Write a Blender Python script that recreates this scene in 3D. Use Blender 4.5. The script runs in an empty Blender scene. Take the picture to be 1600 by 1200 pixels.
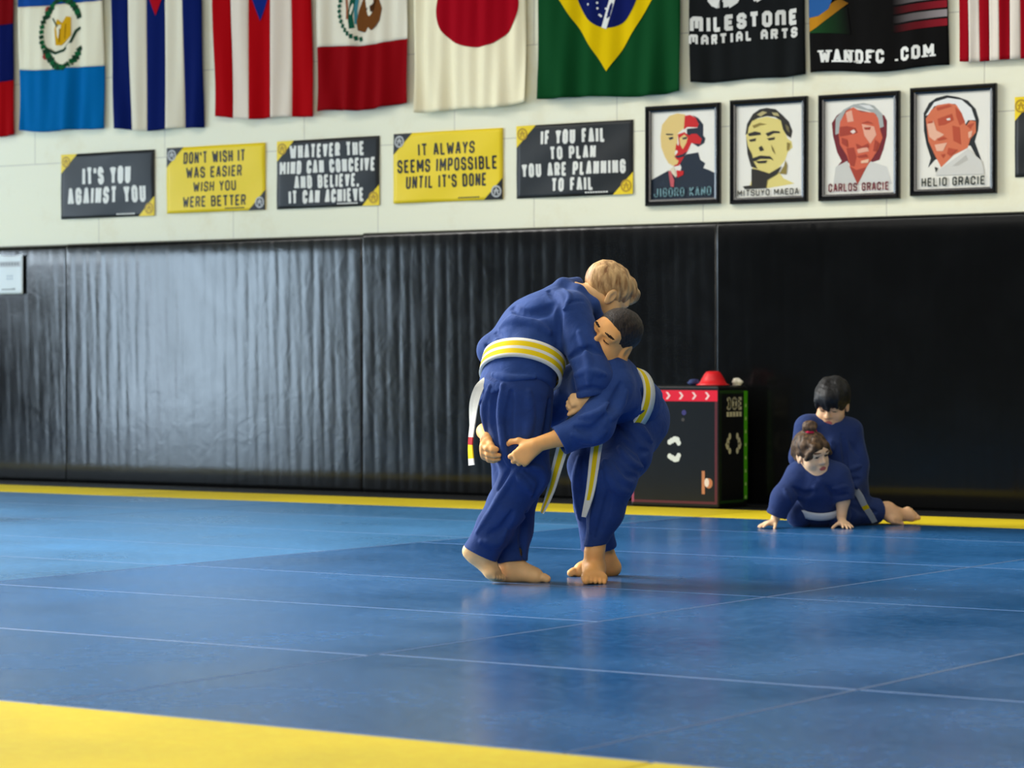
import bpy, bmesh, math, random
import numpy as np
from mathutils import Vector, Matrix
random.seed(7); np.random.seed(7)
scene = bpy.context.scene
COL = scene.collection

# ------------------------------------------------------------------ camera, world, lights
YAW = math.radians(34.0)                 # camera is turned 34 degrees from the normal of the back wall
CAM_H = 0.78
FPX = 4300.0                             # focal length in pixels of a 1600 px wide frame
HORIZON = 566.0
cam_data = bpy.data.cameras.new('camera')
cam_data.sensor_width = 36.0
cam_data.lens = FPX / 1600.0 * 36.0
cam_data.clip_end = 100
cam_data.dof.use_dof = True
cam_data.dof.focus_distance = 9.75
cam_data.dof.aperture_fstop = 5.0
cam = bpy.data.objects.new('camera', cam_data)
COL.objects.link(cam)
cam.location = (0, 0, CAM_H)
cam.rotation_euler = (math.radians(90) - math.atan((600.0 - HORIZON) / FPX), 0, YAW)
scene.camera = cam

world = bpy.data.worlds.new('world'); scene.world = world
world.use_nodes = True
bg = world.node_tree.nodes['Background']
bg.inputs[0].default_value = (0.80, 0.86, 1.0, 1)
bg.inputs[1].default_value = 0.05
scene.view_settings.view_transform = 'Standard'
scene.view_settings.look = 'None'
scene.view_settings.exposure = 0.18
scene.view_settings.gamma = 1.0
scene.view_settings.use_curve_mapping = False

def area_light(name, loc, rot, sx, sy, power, color):
    l = bpy.data.lights.new(name, 'AREA'); l.shape = 'RECTANGLE'
    l.size = sx; l.size_y = sy; l.energy = power; l.color = color
    o = bpy.data.objects.new(name, l); COL.objects.link(o)
    o.location = loc; o.rotation_euler = rot
    return o
# daylight through the storefront glazing of the left wall
area_light('storefront_daylight', (-17.45, 5.7, 1.6), (0, math.radians(-90), 0), 3.0, 3.2, 185, (0.52, 0.76, 1.0))
area_light('clerestory_daylight', (-17.45, 10.2, 2.3), (0, math.radians(-90), 0), 1.3, 3.6, 110, (0.66, 0.83, 1.0))
# unseen key light, added at upper left to shape the wrestling children
added_key = area_light('added_key_light', (-13.4, 7.2, 5.2), (0, 0, 0), 6.0, 5.0, 330, (1.0, 0.98, 0.94))
added_key.rotation_euler = (Vector((-5.0, 8.3, 0.6))-Vector((-13.4, 7.2, 5.2))).to_track_quat('-Z', 'Y').to_euler()
added_key.data.spread = math.radians(70)
# rows of ceiling lamps, and the open shopfront behind the camera
for ly, pw in ((1.5, 100), (5.5, 145), (9.6, 175)):
    area_light('ceiling_lamp_row', (-7.0, ly, 5.6), (0, 0, 0), 13.0, 0.8, pw, (1.0, 0.97, 0.90))
area_light('shopfront_daylight', (-1.0, -5.0, 3.4), (math.radians(78), 0, 0), 8.0, 2.2, 430, (1.0, 0.95, 0.86))

# ------------------------------------------------------------------ helpers
CY, SY = math.cos(YAW), math.sin(YAW)
def cam2room(xc, d, z):                  # camera-aligned right/forward -> room coordinates
    return Vector((xc*CY - d*SY, xc*SY + d*CY, z))
def floor_at(px, py):
    d = FPX*CAM_H/(py-HORIZON); return cam2room((px-800)/FPX*d, d, 0.0)
WALL_Y = 13.2
def wall_at(px, py, Y=WALL_Y):
    u = (px-800)/FPX; d = Y/(u*SY+CY)
    return (u*d*CY - d*SY, CAM_H - (py-HORIZON)/FPX*d)

def srgb(r, g, b):
    def f(c):
        c /= 255.0
        return c/12.92 if c <= 0.04045 else ((c+0.055)/1.055)**2.4
    return (f(r), f(g), f(b), 1.0)

def new_mat(name):
    m = bpy.data.materials.new(name); m.use_nodes = True
    return m, m.node_tree.nodes, m.node_tree.links, m.node_tree.nodes['Principled BSDF']

def mat(name, color, rough=0.6, spec=0.5, metal=0.0, noise=0.0, nscale=20.0, bump=0.0, bscale=200.0, bdist=0.002, sheen=0.0, sss=0.0):
    m, N, L, b = new_mat(name)
    b.inputs['Base Color'].default_value = color
    b.inputs['Roughness'].default_value = rough
    b.inputs['Specular IOR Level'].default_value = spec
    b.inputs['Metallic'].default_value = metal
    if sheen: b.inputs['Sheen Weight'].default_value = sheen; b.inputs['Sheen Roughness'].default_value = 0.4
    if sss:
        b.inputs['Subsurface Weight'].default_value = sss
        b.inputs['Subsurface Radius'].default_value = (0.01, 0.004, 0.002)
        b.inputs['Subsurface Scale'].default_value = 0.5
    tc = N.new('ShaderNodeTexCoord')
    if noise:
        n = N.new('ShaderNodeTexNoise'); n.inputs['Scale'].default_value = nscale; n.inputs['Detail'].default_value = 4
        L.new(tc.outputs['Object'], n.inputs['Vector'])
        mx = N.new('ShaderNodeMix'); mx.data_type = 'RGBA'; mx.blend_type = 'MULTIPLY'
        mx.inputs['Factor'].default_value = 1.0
        mx.inputs[6].default_value = color
        rmp = N.new('ShaderNodeMapRange'); rmp.inputs['From Min'].default_value = 0.3; rmp.inputs['From Max'].default_value = 0.7
        rmp.inputs['To Min'].default_value = 1-noise; rmp.inputs['To Max'].default_value = 1+noise
        L.new(n.outputs['Fac'], rmp.inputs['Value']); L.new(rmp.outputs[0], mx.inputs[7]); L.new(mx.outputs[2], b.inputs['Base Color'])
    if bump:
        n2 = N.new('ShaderNodeTexNoise'); n2.inputs['Scale'].default_value = bscale; n2.inputs['Detail'].default_value = 3
        L.new(tc.outputs['Object'], n2.inputs['Vector'])
        bp = N.new('ShaderNodeBump'); bp.inputs['Strength'].default_value = bump; bp.inputs['Distance'].default_value = bdist
        L.new(n2.outputs['Fac'], bp.inputs['Height']); L.new(bp.outputs[0], b.inputs['Normal'])
    return m

def link(name, me, mats, parent=None, smooth=False):
    o = bpy.data.objects.new(name, me); COL.objects.link(o)
    for m in (mats if isinstance(mats, (list, tuple)) else [mats]): me.materials.append(m)
    if smooth:
        me.polygons.foreach_set('use_smooth', [True]*len(me.polygons))
    if parent: o.parent = parent
    return o
def obj_bm(name, bm, mats, parent=None, smooth=False):
    me = bpy.data.meshes.new(name); bm.normal_update(); bm.to_mesh(me); bm.free()
    return link(name, me, mats, parent, smooth)
def tag(o, label, cat, group=None):
    o['label'] = label; o['category'] = cat
    if group: o['group'] = group
    return o
def thing(name, label, cat, loc=(0, 0, 0), rotz=0.0, group=None):
    o = bpy.data.objects.new(name, None); COL.objects.link(o); o.empty_display_size = 0.1
    o.location = loc; o.rotation_euler = (0, 0, rotz)
    return tag(o, label, cat, group)
def struct(o):
    o['kind'] = 'structure'; return o

def bm_box(bm, x0, x1, y0, y1, z0, z1, mi=0, bevel=0.0, seg=2, bevel_mi=None):
    vs = [bm.verts.new((x, y, z)) for x in (x0, x1) for y in (y0, y1) for z in (z0, z1)]
    idx = [(0,1,3,2), (4,6,7,5), (0,4,5,1), (2,3,7,6), (0,2,6,4), (1,5,7,3)]
    fs = []
    for f in idx:
        fc = bm.faces.new([vs[i] for i in f]); fc.material_index = mi; fs.append(fc)
    if bevel:
        es = {e for f in fs for e in f.edges}
        r = bmesh.ops.bevel(bm, geom=list(es), offset=bevel, segments=seg, affect='EDGES', profile=0.5)
        for f in r['faces']: f.material_index = mi if bevel_mi is None else bevel_mi
    return fs
# ------------------------------------------------------------------ the setting
def floor_material(name, color, rough, streak=0.25):
    m, N, L, b = new_mat(name)
    tc = N.new('ShaderNodeTexCoord')
    geo = N.new('ShaderNodeNewGeometry')
    # woven tatami grain: fine streaks that run with the mats
    mp = N.new('ShaderNodeMapping'); mp.inputs['Scale'].default_value = (9, 48, 1)
    L.new(tc.outputs['Object'], mp.inputs['Vector'])
    n = N.new('ShaderNodeTexNoise'); n.inputs['Scale'].default_value = 1.0; n.inputs['Detail'].default_value = 3; n.inputs['Roughness'].default_value = 0.55
    L.new(mp.outputs[0], n.inputs['Vector'])
    big = N.new('ShaderNodeTexNoise'); big.inputs['Scale'].default_value = 1.3; big.inputs['Detail'].default_value = 6
    L.new(tc.outputs['Object'], big.inputs['Vector'])
    # small colour differences from mat to mat, and scuffing
    r1 = N.new('ShaderNodeMapRange'); r1.inputs['To Min'].default_value = 0.86; r1.inputs['To Max'].default_value = 1.16
    L.new(geo.outputs['Random Per Island'], r1.inputs['Value'])
    r2 = N.new('ShaderNodeMapRange'); r2.inputs['From Min'].default_value = 0.3; r2.inputs['From Max'].default_value = 0.7
    r2.inputs['To Min'].default_value = 0.88; r2.inputs['To Max'].default_value = 1.12
    L.new(big.outputs['Fac'], r2.inputs['Value'])
    mu = N.new('ShaderNodeMath'); mu.operation = 'MULTIPLY'
    L.new(r1.outputs[0], mu.inputs[0]); L.new(r2.outputs[0], mu.inputs[1])
    mx = N.new('ShaderNodeMix'); mx.data_type = 'RGBA'; mx.blend_type = 'MULTIPLY'; mx.inputs['Factor'].default_value = 1.0
    mx.inputs[6].default_value = color
    L.new(mu.outputs[0], mx.inputs[7])
    # worn flecks of the embossed vinyl
    fk = N.new('ShaderNodeTexNoise'); fk.inputs['Scale'].default_value = 26; fk.inputs['Detail'].default_value = 5; fk.inputs['Roughness'].default_value = 0.75
    L.new(tc.outputs['Object'], fk.inputs['Vector'])
    fr = N.new('ShaderNodeMapRange'); fr.inputs['From Min'].default_value = 0.46; fr.inputs['From Max'].default_value = 0.72; fr.inputs['To Max'].default_value = streak*1.5
    L.new(fk.outputs['Fac'], fr.inputs['Value'])
    m2 = N.new('ShaderNodeMix'); m2.data_type = 'RGBA'
    m2.inputs[7].default_value = tuple(min(1.0, c*2.2+0.05) for c in color[:3]) + (1,)
    L.new(fr.outputs[0], m2.inputs['Factor']); L.new(mx.outputs[2], m2.inputs[6]); L.new(m2.outputs[2], b.inputs['Base Color'])
    r3 = N.new('ShaderNodeMapRange'); r3.inputs['From Min'].default_value = 0.25; r3.inputs['From Max'].default_value = 0.75
    r3.inputs['To Min'].default_value = rough-0.08; r3.inputs['To Max'].default_value = rough+0.10
    L.new(big.outputs['Fac'], r3.inputs['Value']); L.new(r3.outputs[0], b.inputs['Roughness'])
    b.inputs['Specular IOR Level'].default_value = 0.5
    bp = N.new('ShaderNodeBump'); bp.inputs['Strength'].default_value = streak; bp.inputs['Distance'].default_value = 0.0016
    L.new(n.outputs['Fac'], bp.inputs['Height']); L.new(bp.outputs[0], b.inputs['Normal'])
    return m
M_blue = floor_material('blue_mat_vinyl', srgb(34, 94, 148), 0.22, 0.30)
M_blue_lit = floor_material('blue_mat_vinyl_lit', srgb(54, 114, 162), 0.30, 0.22)  # lighter blue carries the window's reflection on the left mats
M_yellow = floor_material('yellow_mat_vinyl', srgb(236, 208, 6), 0.55, 0.18)
M_dark = mat('black_mat_vinyl', srgb(20, 21, 22), 0.5, 0.4, bump=0.2, bscale=60)

M_seam_glint = mat('mat_seam_glint', srgb(92, 124, 168), 0.35, 0.5)  # pale bevel colour paints the window glint along the mat seams
bm = bmesh.new()
TH, GAP = 0.04, 0.0035
def panel(x0, x1, y0, y1, mi):
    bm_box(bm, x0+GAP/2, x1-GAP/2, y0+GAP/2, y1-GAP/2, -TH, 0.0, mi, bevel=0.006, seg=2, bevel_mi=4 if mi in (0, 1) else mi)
def column(x0, x1, ys, mi):
    for a, b_ in zip(ys[:-1], ys[1:]): panel(x0, x1, a, b_, mi)
Y0, Y1, Y2 = 4.60, 12.03, 12.735
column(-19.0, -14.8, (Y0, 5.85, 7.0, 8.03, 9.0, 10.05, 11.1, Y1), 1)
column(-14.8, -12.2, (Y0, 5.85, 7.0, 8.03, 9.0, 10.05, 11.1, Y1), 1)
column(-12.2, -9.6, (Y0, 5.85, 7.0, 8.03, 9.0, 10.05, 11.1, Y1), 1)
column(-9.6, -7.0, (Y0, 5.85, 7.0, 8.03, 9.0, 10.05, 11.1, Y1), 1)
column(-7.0, -4.41, (Y0, 5.85, 7.0, 8.05, 9.66, 11.1, Y1), 0)
column(-4.41, -2.98, (Y0, 5.89, 8.04, 9.66, 11.1, Y1), 0)
column(-2.98, 0.0, (Y0, 5.89, 8.04, 9.66, 11.1, Y1), 0)
column(0.0, 3.0, (Y0, 5.89, 8.04, 9.66, 11.1, Y1), 0)
for a, b_ in ((-19, -12.6), (-12.6, -8.6), (-8.6, -4.6), (-4.6, -2.77), (-2.77, 1.0), (1.0, 3.0)):
    panel(a, b_, 3.3, Y0, 2)
for a, b_ in ((-19, -15.0), (-15.0, -11.0), (-11.0, -7.0), (-7.0, -3.0), (-3.0, 1.0), (1.0, 3.0)):
    panel(a, b_, Y1, Y2, 2)
for a, b_ in ((-19, -11.0), (-11.0, -5.0), (-5.0, 3.0)):
    panel(a, b_, Y2, 13.17, 3)
for a, b_ in ((-19, -11.0), (-11.0, -5.0), (-5.0, 3.0)):
    panel(a, b_, -6.0, 3.3, 3)
floor = struct(obj_bm('floor', bm, [M_blue, M_blue_lit, M_yellow, M_dark, M_seam_glint]))

# white painted block wall
def wall_material():
    m, N, L, b = new_mat('white_painted_block')
    tc = N.new('ShaderNodeTexCoord')
    mp = N.new('ShaderNodeMapping'); mp.inputs['Rotation'].default_value = (math.radians(90), 0, 0)
    mp.inputs['Location'].default_value = (0.35, -0.045, 0)
    L.new(tc.outputs['Object'], mp.inputs['Vector'])
    br = N.new('ShaderNodeTexBrick')
    br.inputs['Scale'].default_value = 1.0
    br.inputs['Brick Width'].default_value = 1.12; br.inputs['Row Height'].default_value = 0.53
    br.inputs['Mortar Size'].default_value = 0.004; br.inputs['Mortar Smooth'].default_value = 0.6
    br.inputs['Color1'].default_value = srgb(246, 242, 212); br.inputs['Color2'].default_value = srgb(243, 240, 210)
    br.inputs['Mortar'].default_value = srgb(208, 203, 180)
    L.new(mp.outputs[0], br.inputs['Vector'])
    n = N.new('ShaderNodeTexNoise'); n.inputs['Scale'].default_value = 2.4; n.inputs['Detail'].default_value = 7; n.inputs['Roughness'].default_value = 0.7
    L.new(tc.outputs['Object'], n.inputs['Vector'])
    rp = N.new('ShaderNodeValToRGB')
    rp.color_ramp.elements[0].position = 0.25; rp.color_ramp.elements[0].color = (0.93, 0.89, 0.82, 1)
    rp.color_ramp.elements[1].position = 0.47; rp.color_ramp.elements[1].color = (1, 1, 1, 1)
    L.new(n.outputs['Fac'], rp.inputs['Fac'])
    mx = N.new('ShaderNodeMix'); mx.data_type = 'RGBA'; mx.blend_type = 'MULTIPLY'; mx.inputs['Factor'].default_value = 1.0
    L.new(br.outputs['Color'], mx.inputs[6]); L.new(rp.outputs['Color'], mx.inputs[7])
    L.new(mx.outputs[2], b.inputs['Base Color'])
    b.inputs['Roughness'].default_value = 0.55; b.inputs['Specular IOR Level'].default_value = 0.3
    n2 = N.new('ShaderNodeTexNoise'); n2.inputs['Scale'].default_value = 30; n2.inputs['Detail'].default_value = 4
    L.new(tc.outputs['Object'], n2.inputs['Vector'])
    ad = N.new('ShaderNodeMath'); ad.operation = 'MULTIPLY_ADD'; ad.inputs[1].default_value = -3.0
    L.new(br.outputs['Fac'], ad.inputs[0]); L.new(n2.outputs['Fac'], ad.inputs[2])
    bp = N.new('ShaderNodeBump'); bp.inputs['Strength'].default_value = 0.25; bp.inputs['Distance'].default_value = 0.004
    L.new(ad.outputs[0], bp.inputs['Height']); L.new(bp.outputs[0], b.inputs['Normal'])
    return m
M_wall = wall_material()
bm = bmesh.new(); bm_box(bm, -17.6, 3.0, 13.2, 13.4, -0.04, 6.0)
struct(obj_bm('wall_back', bm, M_wall))
bm = bmesh.new()
bm_box(bm, -17.7, -17.6, 2.4, 4.1, -0.04, 6.0); bm_box(bm, -17.7, -17.6, 4.1, 13.4, 3.1, 6.0)
bm_box(bm, -17.7, -17.64, 7.3, 13.4, -0.04, 1.6); bm_box(bm, -17.7, -17.6, 12.1, 13.4, 1.6, 3.1)
struct(obj_bm('wall_left', bm, M_wall))

# black quilted wall padding
def padding_material(name='black_padding_vinyl', bump=0.3, spec=0.6):
    m, N, L, b = new_mat(name)
    tc = N.new('ShaderNodeTexCoord')
    b.inputs['Base Color'].default_value = srgb(10, 11, 11)
    n = N.new('ShaderNodeTexNoise'); n.inputs['Scale'].default_value = 3.0; n.inputs['Detail'].default_value = 8; n.inputs['Roughness'].default_value = 0.62
    n.inputs['Distortion'].default_value = 0.6
    L.new(tc.outputs['Object'], n.inputs['Vector'])
    r = N.new('ShaderNodeMapRange'); r.inputs['From Min'].default_value = 0.3; r.inputs['From Max'].default_value = 0.7
    r.inputs['To Min'].default_value = 0.15; r.inputs['To Max'].default_value = 0.22
    L.new(n.outputs['Fac'], r.inputs['Value']); L.new(r.outputs[0], b.inputs['Roughness'])
    b.inputs['Specular IOR Level'].default_value = spec
    n2 = N.new('ShaderNodeTexNoise'); n2.inputs['Scale'].default_value = 9.0; n2.inputs['Detail'].default_value = 5
    n2.inputs['Distortion'].default_value = 1.0
    L.new(tc.outputs['Object'], n2.inputs['Vector'])
    bp = N.new('ShaderNodeBump'); bp.inputs['Strength'].default_value = bump; bp.inputs['Distance'].default_value = 0.003
    L.new(n2.outputs['Fac'], bp.inputs['Height']); L.new(bp.outputs[0], b.inputs['Normal'])
    return m
M_pad = padding_material()
M_pad_flat = padding_material('black_padding_vinyl_smooth', 0.08, 0.35)
PAD_TOP = 1.548
def padding(name, x0, x1, top, ribs, yoff, m=None):
    rs = random.Random(int(-x0*100))
    # rib profile across X: rounded pleats of about 85 mm
    xs, ys = [], []
    x = x0
    while x < x1 - 0.02:
        w = rs.uniform(0.076, 0.094); a = ribs * rs.uniform(0.6, 1.25)
        if x + w > x1 - 0.03: w = x1 - x
        for k in range(8):
            t = k/8.0
            xs.append(x + w*t); ys.append(-0.028 - yoff - a*math.sin(math.pi*t))
        x += w
    xs.append(x1); ys.append(-0.028 - yoff)
    zs = [-0.0005, 0.012, 0.03] + [0.03 + (top-0.06)*k/14.0 for k in range(1, 15)] + [top-0.012, top]
    me = bpy.data.meshes.new(name)
    V, F = [], []
    for j, z in enumerate(zs):
        edge = 1.0
        if j == 0 or j == len(zs)-1: edge = 0.35
        elif j == 1 or j == len(zs)-2: edge = 0.8
        for i, (xx, yy) in enumerate(zip(xs, ys)):
            wob = 0.0003*math.sin(z*7+i*0.35+x0)*math.sin(i*0.9+z*3.1)
            V.append((xx, WALL_Y + (yy+wob)*edge, z))
    n = len(xs)
    for j in range(len(zs)-1):
        for i in range(n-1):
            F.append((j*n+i, j*n+i+1, (j+1)*n+i+1, (j+1)*n+i))
    base = len(V)
    # close back and top
    for i in (0, n-1):
        for j in (0, len(zs)-1):
            V.append((xs[i], WALL_Y-0.0005, zs[j]))
    tl = (len(zs)-1)*n
    V.append((x0, WALL_Y-0.0005, top)); V.append((x1, WALL_Y-0.0005, top))
    a = len(V)-2
    F.append(tuple([tl+i for i in range(n)] + [a+1, a]))
    F.append(tuple([0] + [j*n for j in range(1, len(zs))] + [a, base]))
    F.append(tuple([n-1] + [base+2] + [a+1] + [j*n+n-1 for j in range(len(zs)-1, 0, -1)]))
    me.from_pydata(V, [], F); me.update()
    return struct(link(name, me, m or M_pad, smooth=True))
JX = wall_at(570, 500)[0]
padding('trim_1', -17.58, JX-2.4, PAD_TOP-0.006, 0.0004, 0.0)
padding('trim_2', JX-2.4, JX, PAD_TOP-0.003, 0.0006, 0.002)
padding('trim_3', JX, JX+2.44, PAD_TOP+0.006, 0.0008, 0.0)
padding('trim_4', JX+2.44, JX+4.88, PAD_TOP+0.006, 0.0004, 0.001, M_pad_flat)
padding('trim_5', JX+4.88, 3.0, PAD_TOP+0.003, 0.0002, 0.0, M_pad_flat)

bm = bmesh.new(); bm_box(bm, -17.63, -17.58, 7.31, 13.15, 0.0, 1.58, bevel=.01)
struct(obj_bm('trim_6', bm, M_pad))
# storefront window of the left wall (its panes give the daylight)
M_alu = mat('dark_aluminium', srgb(40, 42, 44), 0.4, 0.5, metal=0.8)
def window_glow():
    m, N, L, b = new_mat('bright_daylit_glass')
    b.inputs['Base Color'].default_value = (0.02, 0.02, 0.02, 1); b.inputs['Roughness'].default_value = 0.1
    b.inputs['Emission Color'].default_value = (0.78, 0.90, 1.0, 1); b.inputs['Emission Strength'].default_value = 5.0
    return m
M_glow = window_glow()
def window(name, y0, y1, z0, z1, n):
    root = bpy.data.objects.new(name, None); COL.objects.link(root); root.location = (-17.65, (y0+y1)/2, z0); struct(root)
    hy = (y1-y0)/2; h = z1-z0
    bm = bmesh.new()
    for k in range(n+1):
        y = -hy + 2*hy*k/n
        bm_box(bm, -0.05, 0.05, max(-hy, y-0.03), min(hy, y+0.03), 0, h)
    bm_box(bm, -0.048, 0.048, -hy, hy, 0, 0.06); bm_box(bm, -0.048, 0.048, -hy, hy, h-0.06, h)
    obj_bm('window_frame', bm, M_alu, root)
    for k in range(n):
        bm = bmesh.new(); w = 2*hy/n
        bm_box(bm, -0.01, 0.01, -hy+w*k+0.03, -hy+w*(k+1)-0.03, 0.06, h-0.06)
        obj_bm('window_pane', bm, M_glow, root)
window('window_1', 4.1, 7.3, 0.0, 3.1, 3)
window('window_2', 7.3, 12.1, 1.6, 3.1, 3)
# ------------------------------------------------------------------ flags, banners and framed prints on the back wall
def print_material(name, rough, spec, sheen=0.0, bump=0.0, bscale=400, translucent=False):
    m, N, L, b = new_mat(name)
    at = N.new('ShaderNodeAttribute'); at.attribute_name = 'col'
    L.new(at.outputs['Color'], b.inputs['Base Color'])
    b.inputs['Roughness'].default_value = rough; b.inputs['Specular IOR Level'].default_value = spec
    if sheen: b.inputs['Sheen Weight'].default_value = sheen
    if bump:
        tc = N.new('ShaderNodeTexCoord'); n = N.new('ShaderNodeTexNoise'); n.inputs['Scale'].default_value = bscale; n.inputs['Detail'].default_value = 3
        L.new(tc.outputs['Object'], n.inputs['Vector'])
        bp = N.new('ShaderNodeBump'); bp.inputs['Strength'].default_value = bump; bp.inputs['Distance'].default_value = 0.01
        L.new(n.outputs['Fac'], bp.inputs['Height']); L.new(bp.outputs[0], b.inputs['Normal'])
    return m
M_cloth_print = print_material('dyed_flag_cloth', 0.85, 0.04, 0.0, 0.25, 14)
M_vinyl_print = print_material('printed_vinyl', 0.48, 0.35, 0, 0.12, 7)
M_paper_print = print_material('printed_paper', 0.5, 0.3)

class Deco:
    """Printed pattern in the (u, v) of a sheet, with a colour on every vertex."""
    def __init__(s): s.v = []; s.f = []; s.c = []; s.o = []
    def add(s, pts, faces, col, lift):
        b = len(s.v)
        for i, p in enumerate(pts):
            s.v.append(p); s.c.append(col[i] if isinstance(col, list) else col); s.o.append(lift)
        s.f += [tuple(b+i for i in f) for f in faces]
    def quad(s, p00, p10, p11, p01, col, lift, n=1, m=1, col2=None):
        P, C = [], []
        for j in range(m+1):
            for i in range(n+1):
                a, b = i/n, j/m
                P.append(tuple((1-a)*(1-b)*p00[k] + a*(1-b)*p10[k] + a*b*p11[k] + (1-a)*b*p01[k] for k in (0, 1)))
                C.append(tuple(col[k]*(1-a)+col2[k]*a for k in range(4)) if col2 else col)
        F = [(j*(n+1)+i, j*(n+1)+i+1, (j+1)*(n+1)+i+1, (j+1)*(n+1)+i) for j in range(m) for i in range(n)]
        s.add(P, F, C, lift)
    def rect(s, u0, v0, u1, v1, col, lift, n=1, m=1, col2=None):
        s.quad((u0, v0), (u1, v0), (u1, v1), (u0, v1), col, lift, n, m, col2)
    def tri(s, a, b, c, col, lift, n=1): s.quad(a, b, c, c, col, lift, n, n)
    def disc(s, cu, cv, ru, rv, col, lift, seg=40, rings=8, r0=0.0, a0=0.0, a1=360.0):
        P, F = [], []
        for j in range(rings+1):
            r = r0 + (1-r0)*j/rings
            for i in range(seg+1):
                t = math.radians(a0+(a1-a0)*i/seg); P.append((cu+ru*r*math.cos(t), cv+rv*r*math.sin(t)))
        for j in range(rings):
            for i in range(seg):
                q = j*(seg+1)+i; F.append((q, q+seg+1, q+seg+2, q+1) if True else None)
        s.add(P, F, col, lift)
    def poly(s, pts, col, lift):
        """arbitrary outline, triangulated"""
        tmp = bmesh.new(); vs = [tmp.verts.new((p[0], p[1], 0)) for p in pts]
        f = tmp.faces.new(vs); f.normal_update()
        r = bmesh.ops.triangulate(tmp, faces=[f], ngon_method='EAR_CLIP')
        tmp.verts.index_update()
        s.add([(v.co.x, v.co.y) for v in tmp.verts], [[v.index for v in f.verts] for f in tmp.faces], col, lift)
        tmp.free()
    def stroke(s, pts, w, aspect, col, lift):
        """thick polyline; w in v units, aspect = sheet height / width"""
        for (a, b) in zip(pts[:-1], pts[1:]):
            dx, dy = (b[0]-a[0])/aspect, b[1]-a[1]; l = math.hypot(dx, dy) or 1e-9
            nx, ny = -dy/l*w/2*aspect, dx/l*w/2
            ex, ey = dx/l*w*0.2*aspect, dy/l*w*0.2
            s.add([(a[0]+nx-ex, a[1]+ny-ey), (a[0]-nx-ex, a[1]-ny-ey), (b[0]-nx+ex, b[1]-ny+ey), (b[0]+nx+ex, b[1]+ny+ey)], [(0, 1, 2, 3)], col, lift)
    def build(s, name, sheet, m, parent, back=False):
        me = bpy.data.meshes.new(name)
        V = [sheet(u, v, o) for (u, v), o in zip(s.v, s.o)]
        # wind every face so that it looks into the room (-Y)
        F = []
        for f in s.f:
            p = [s.v[i] for i in f]; a = sum(p[i][0]*p[(i+1) % len(p)][1]-p[(i+1) % len(p)][0]*p[i][1] for i in range(len(p)))
            F.append(f if a > 0 else f[::-1])
        me.from_pydata(V, [], F); me.update()
        at = me.color_attributes.new('col', 'FLOAT_COLOR', 'POINT')
        at.data.foreach_set('color', np.array(s.c, dtype=np.float32).ravel())
        return link(name, me, m, parent, smooth=True)

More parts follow.
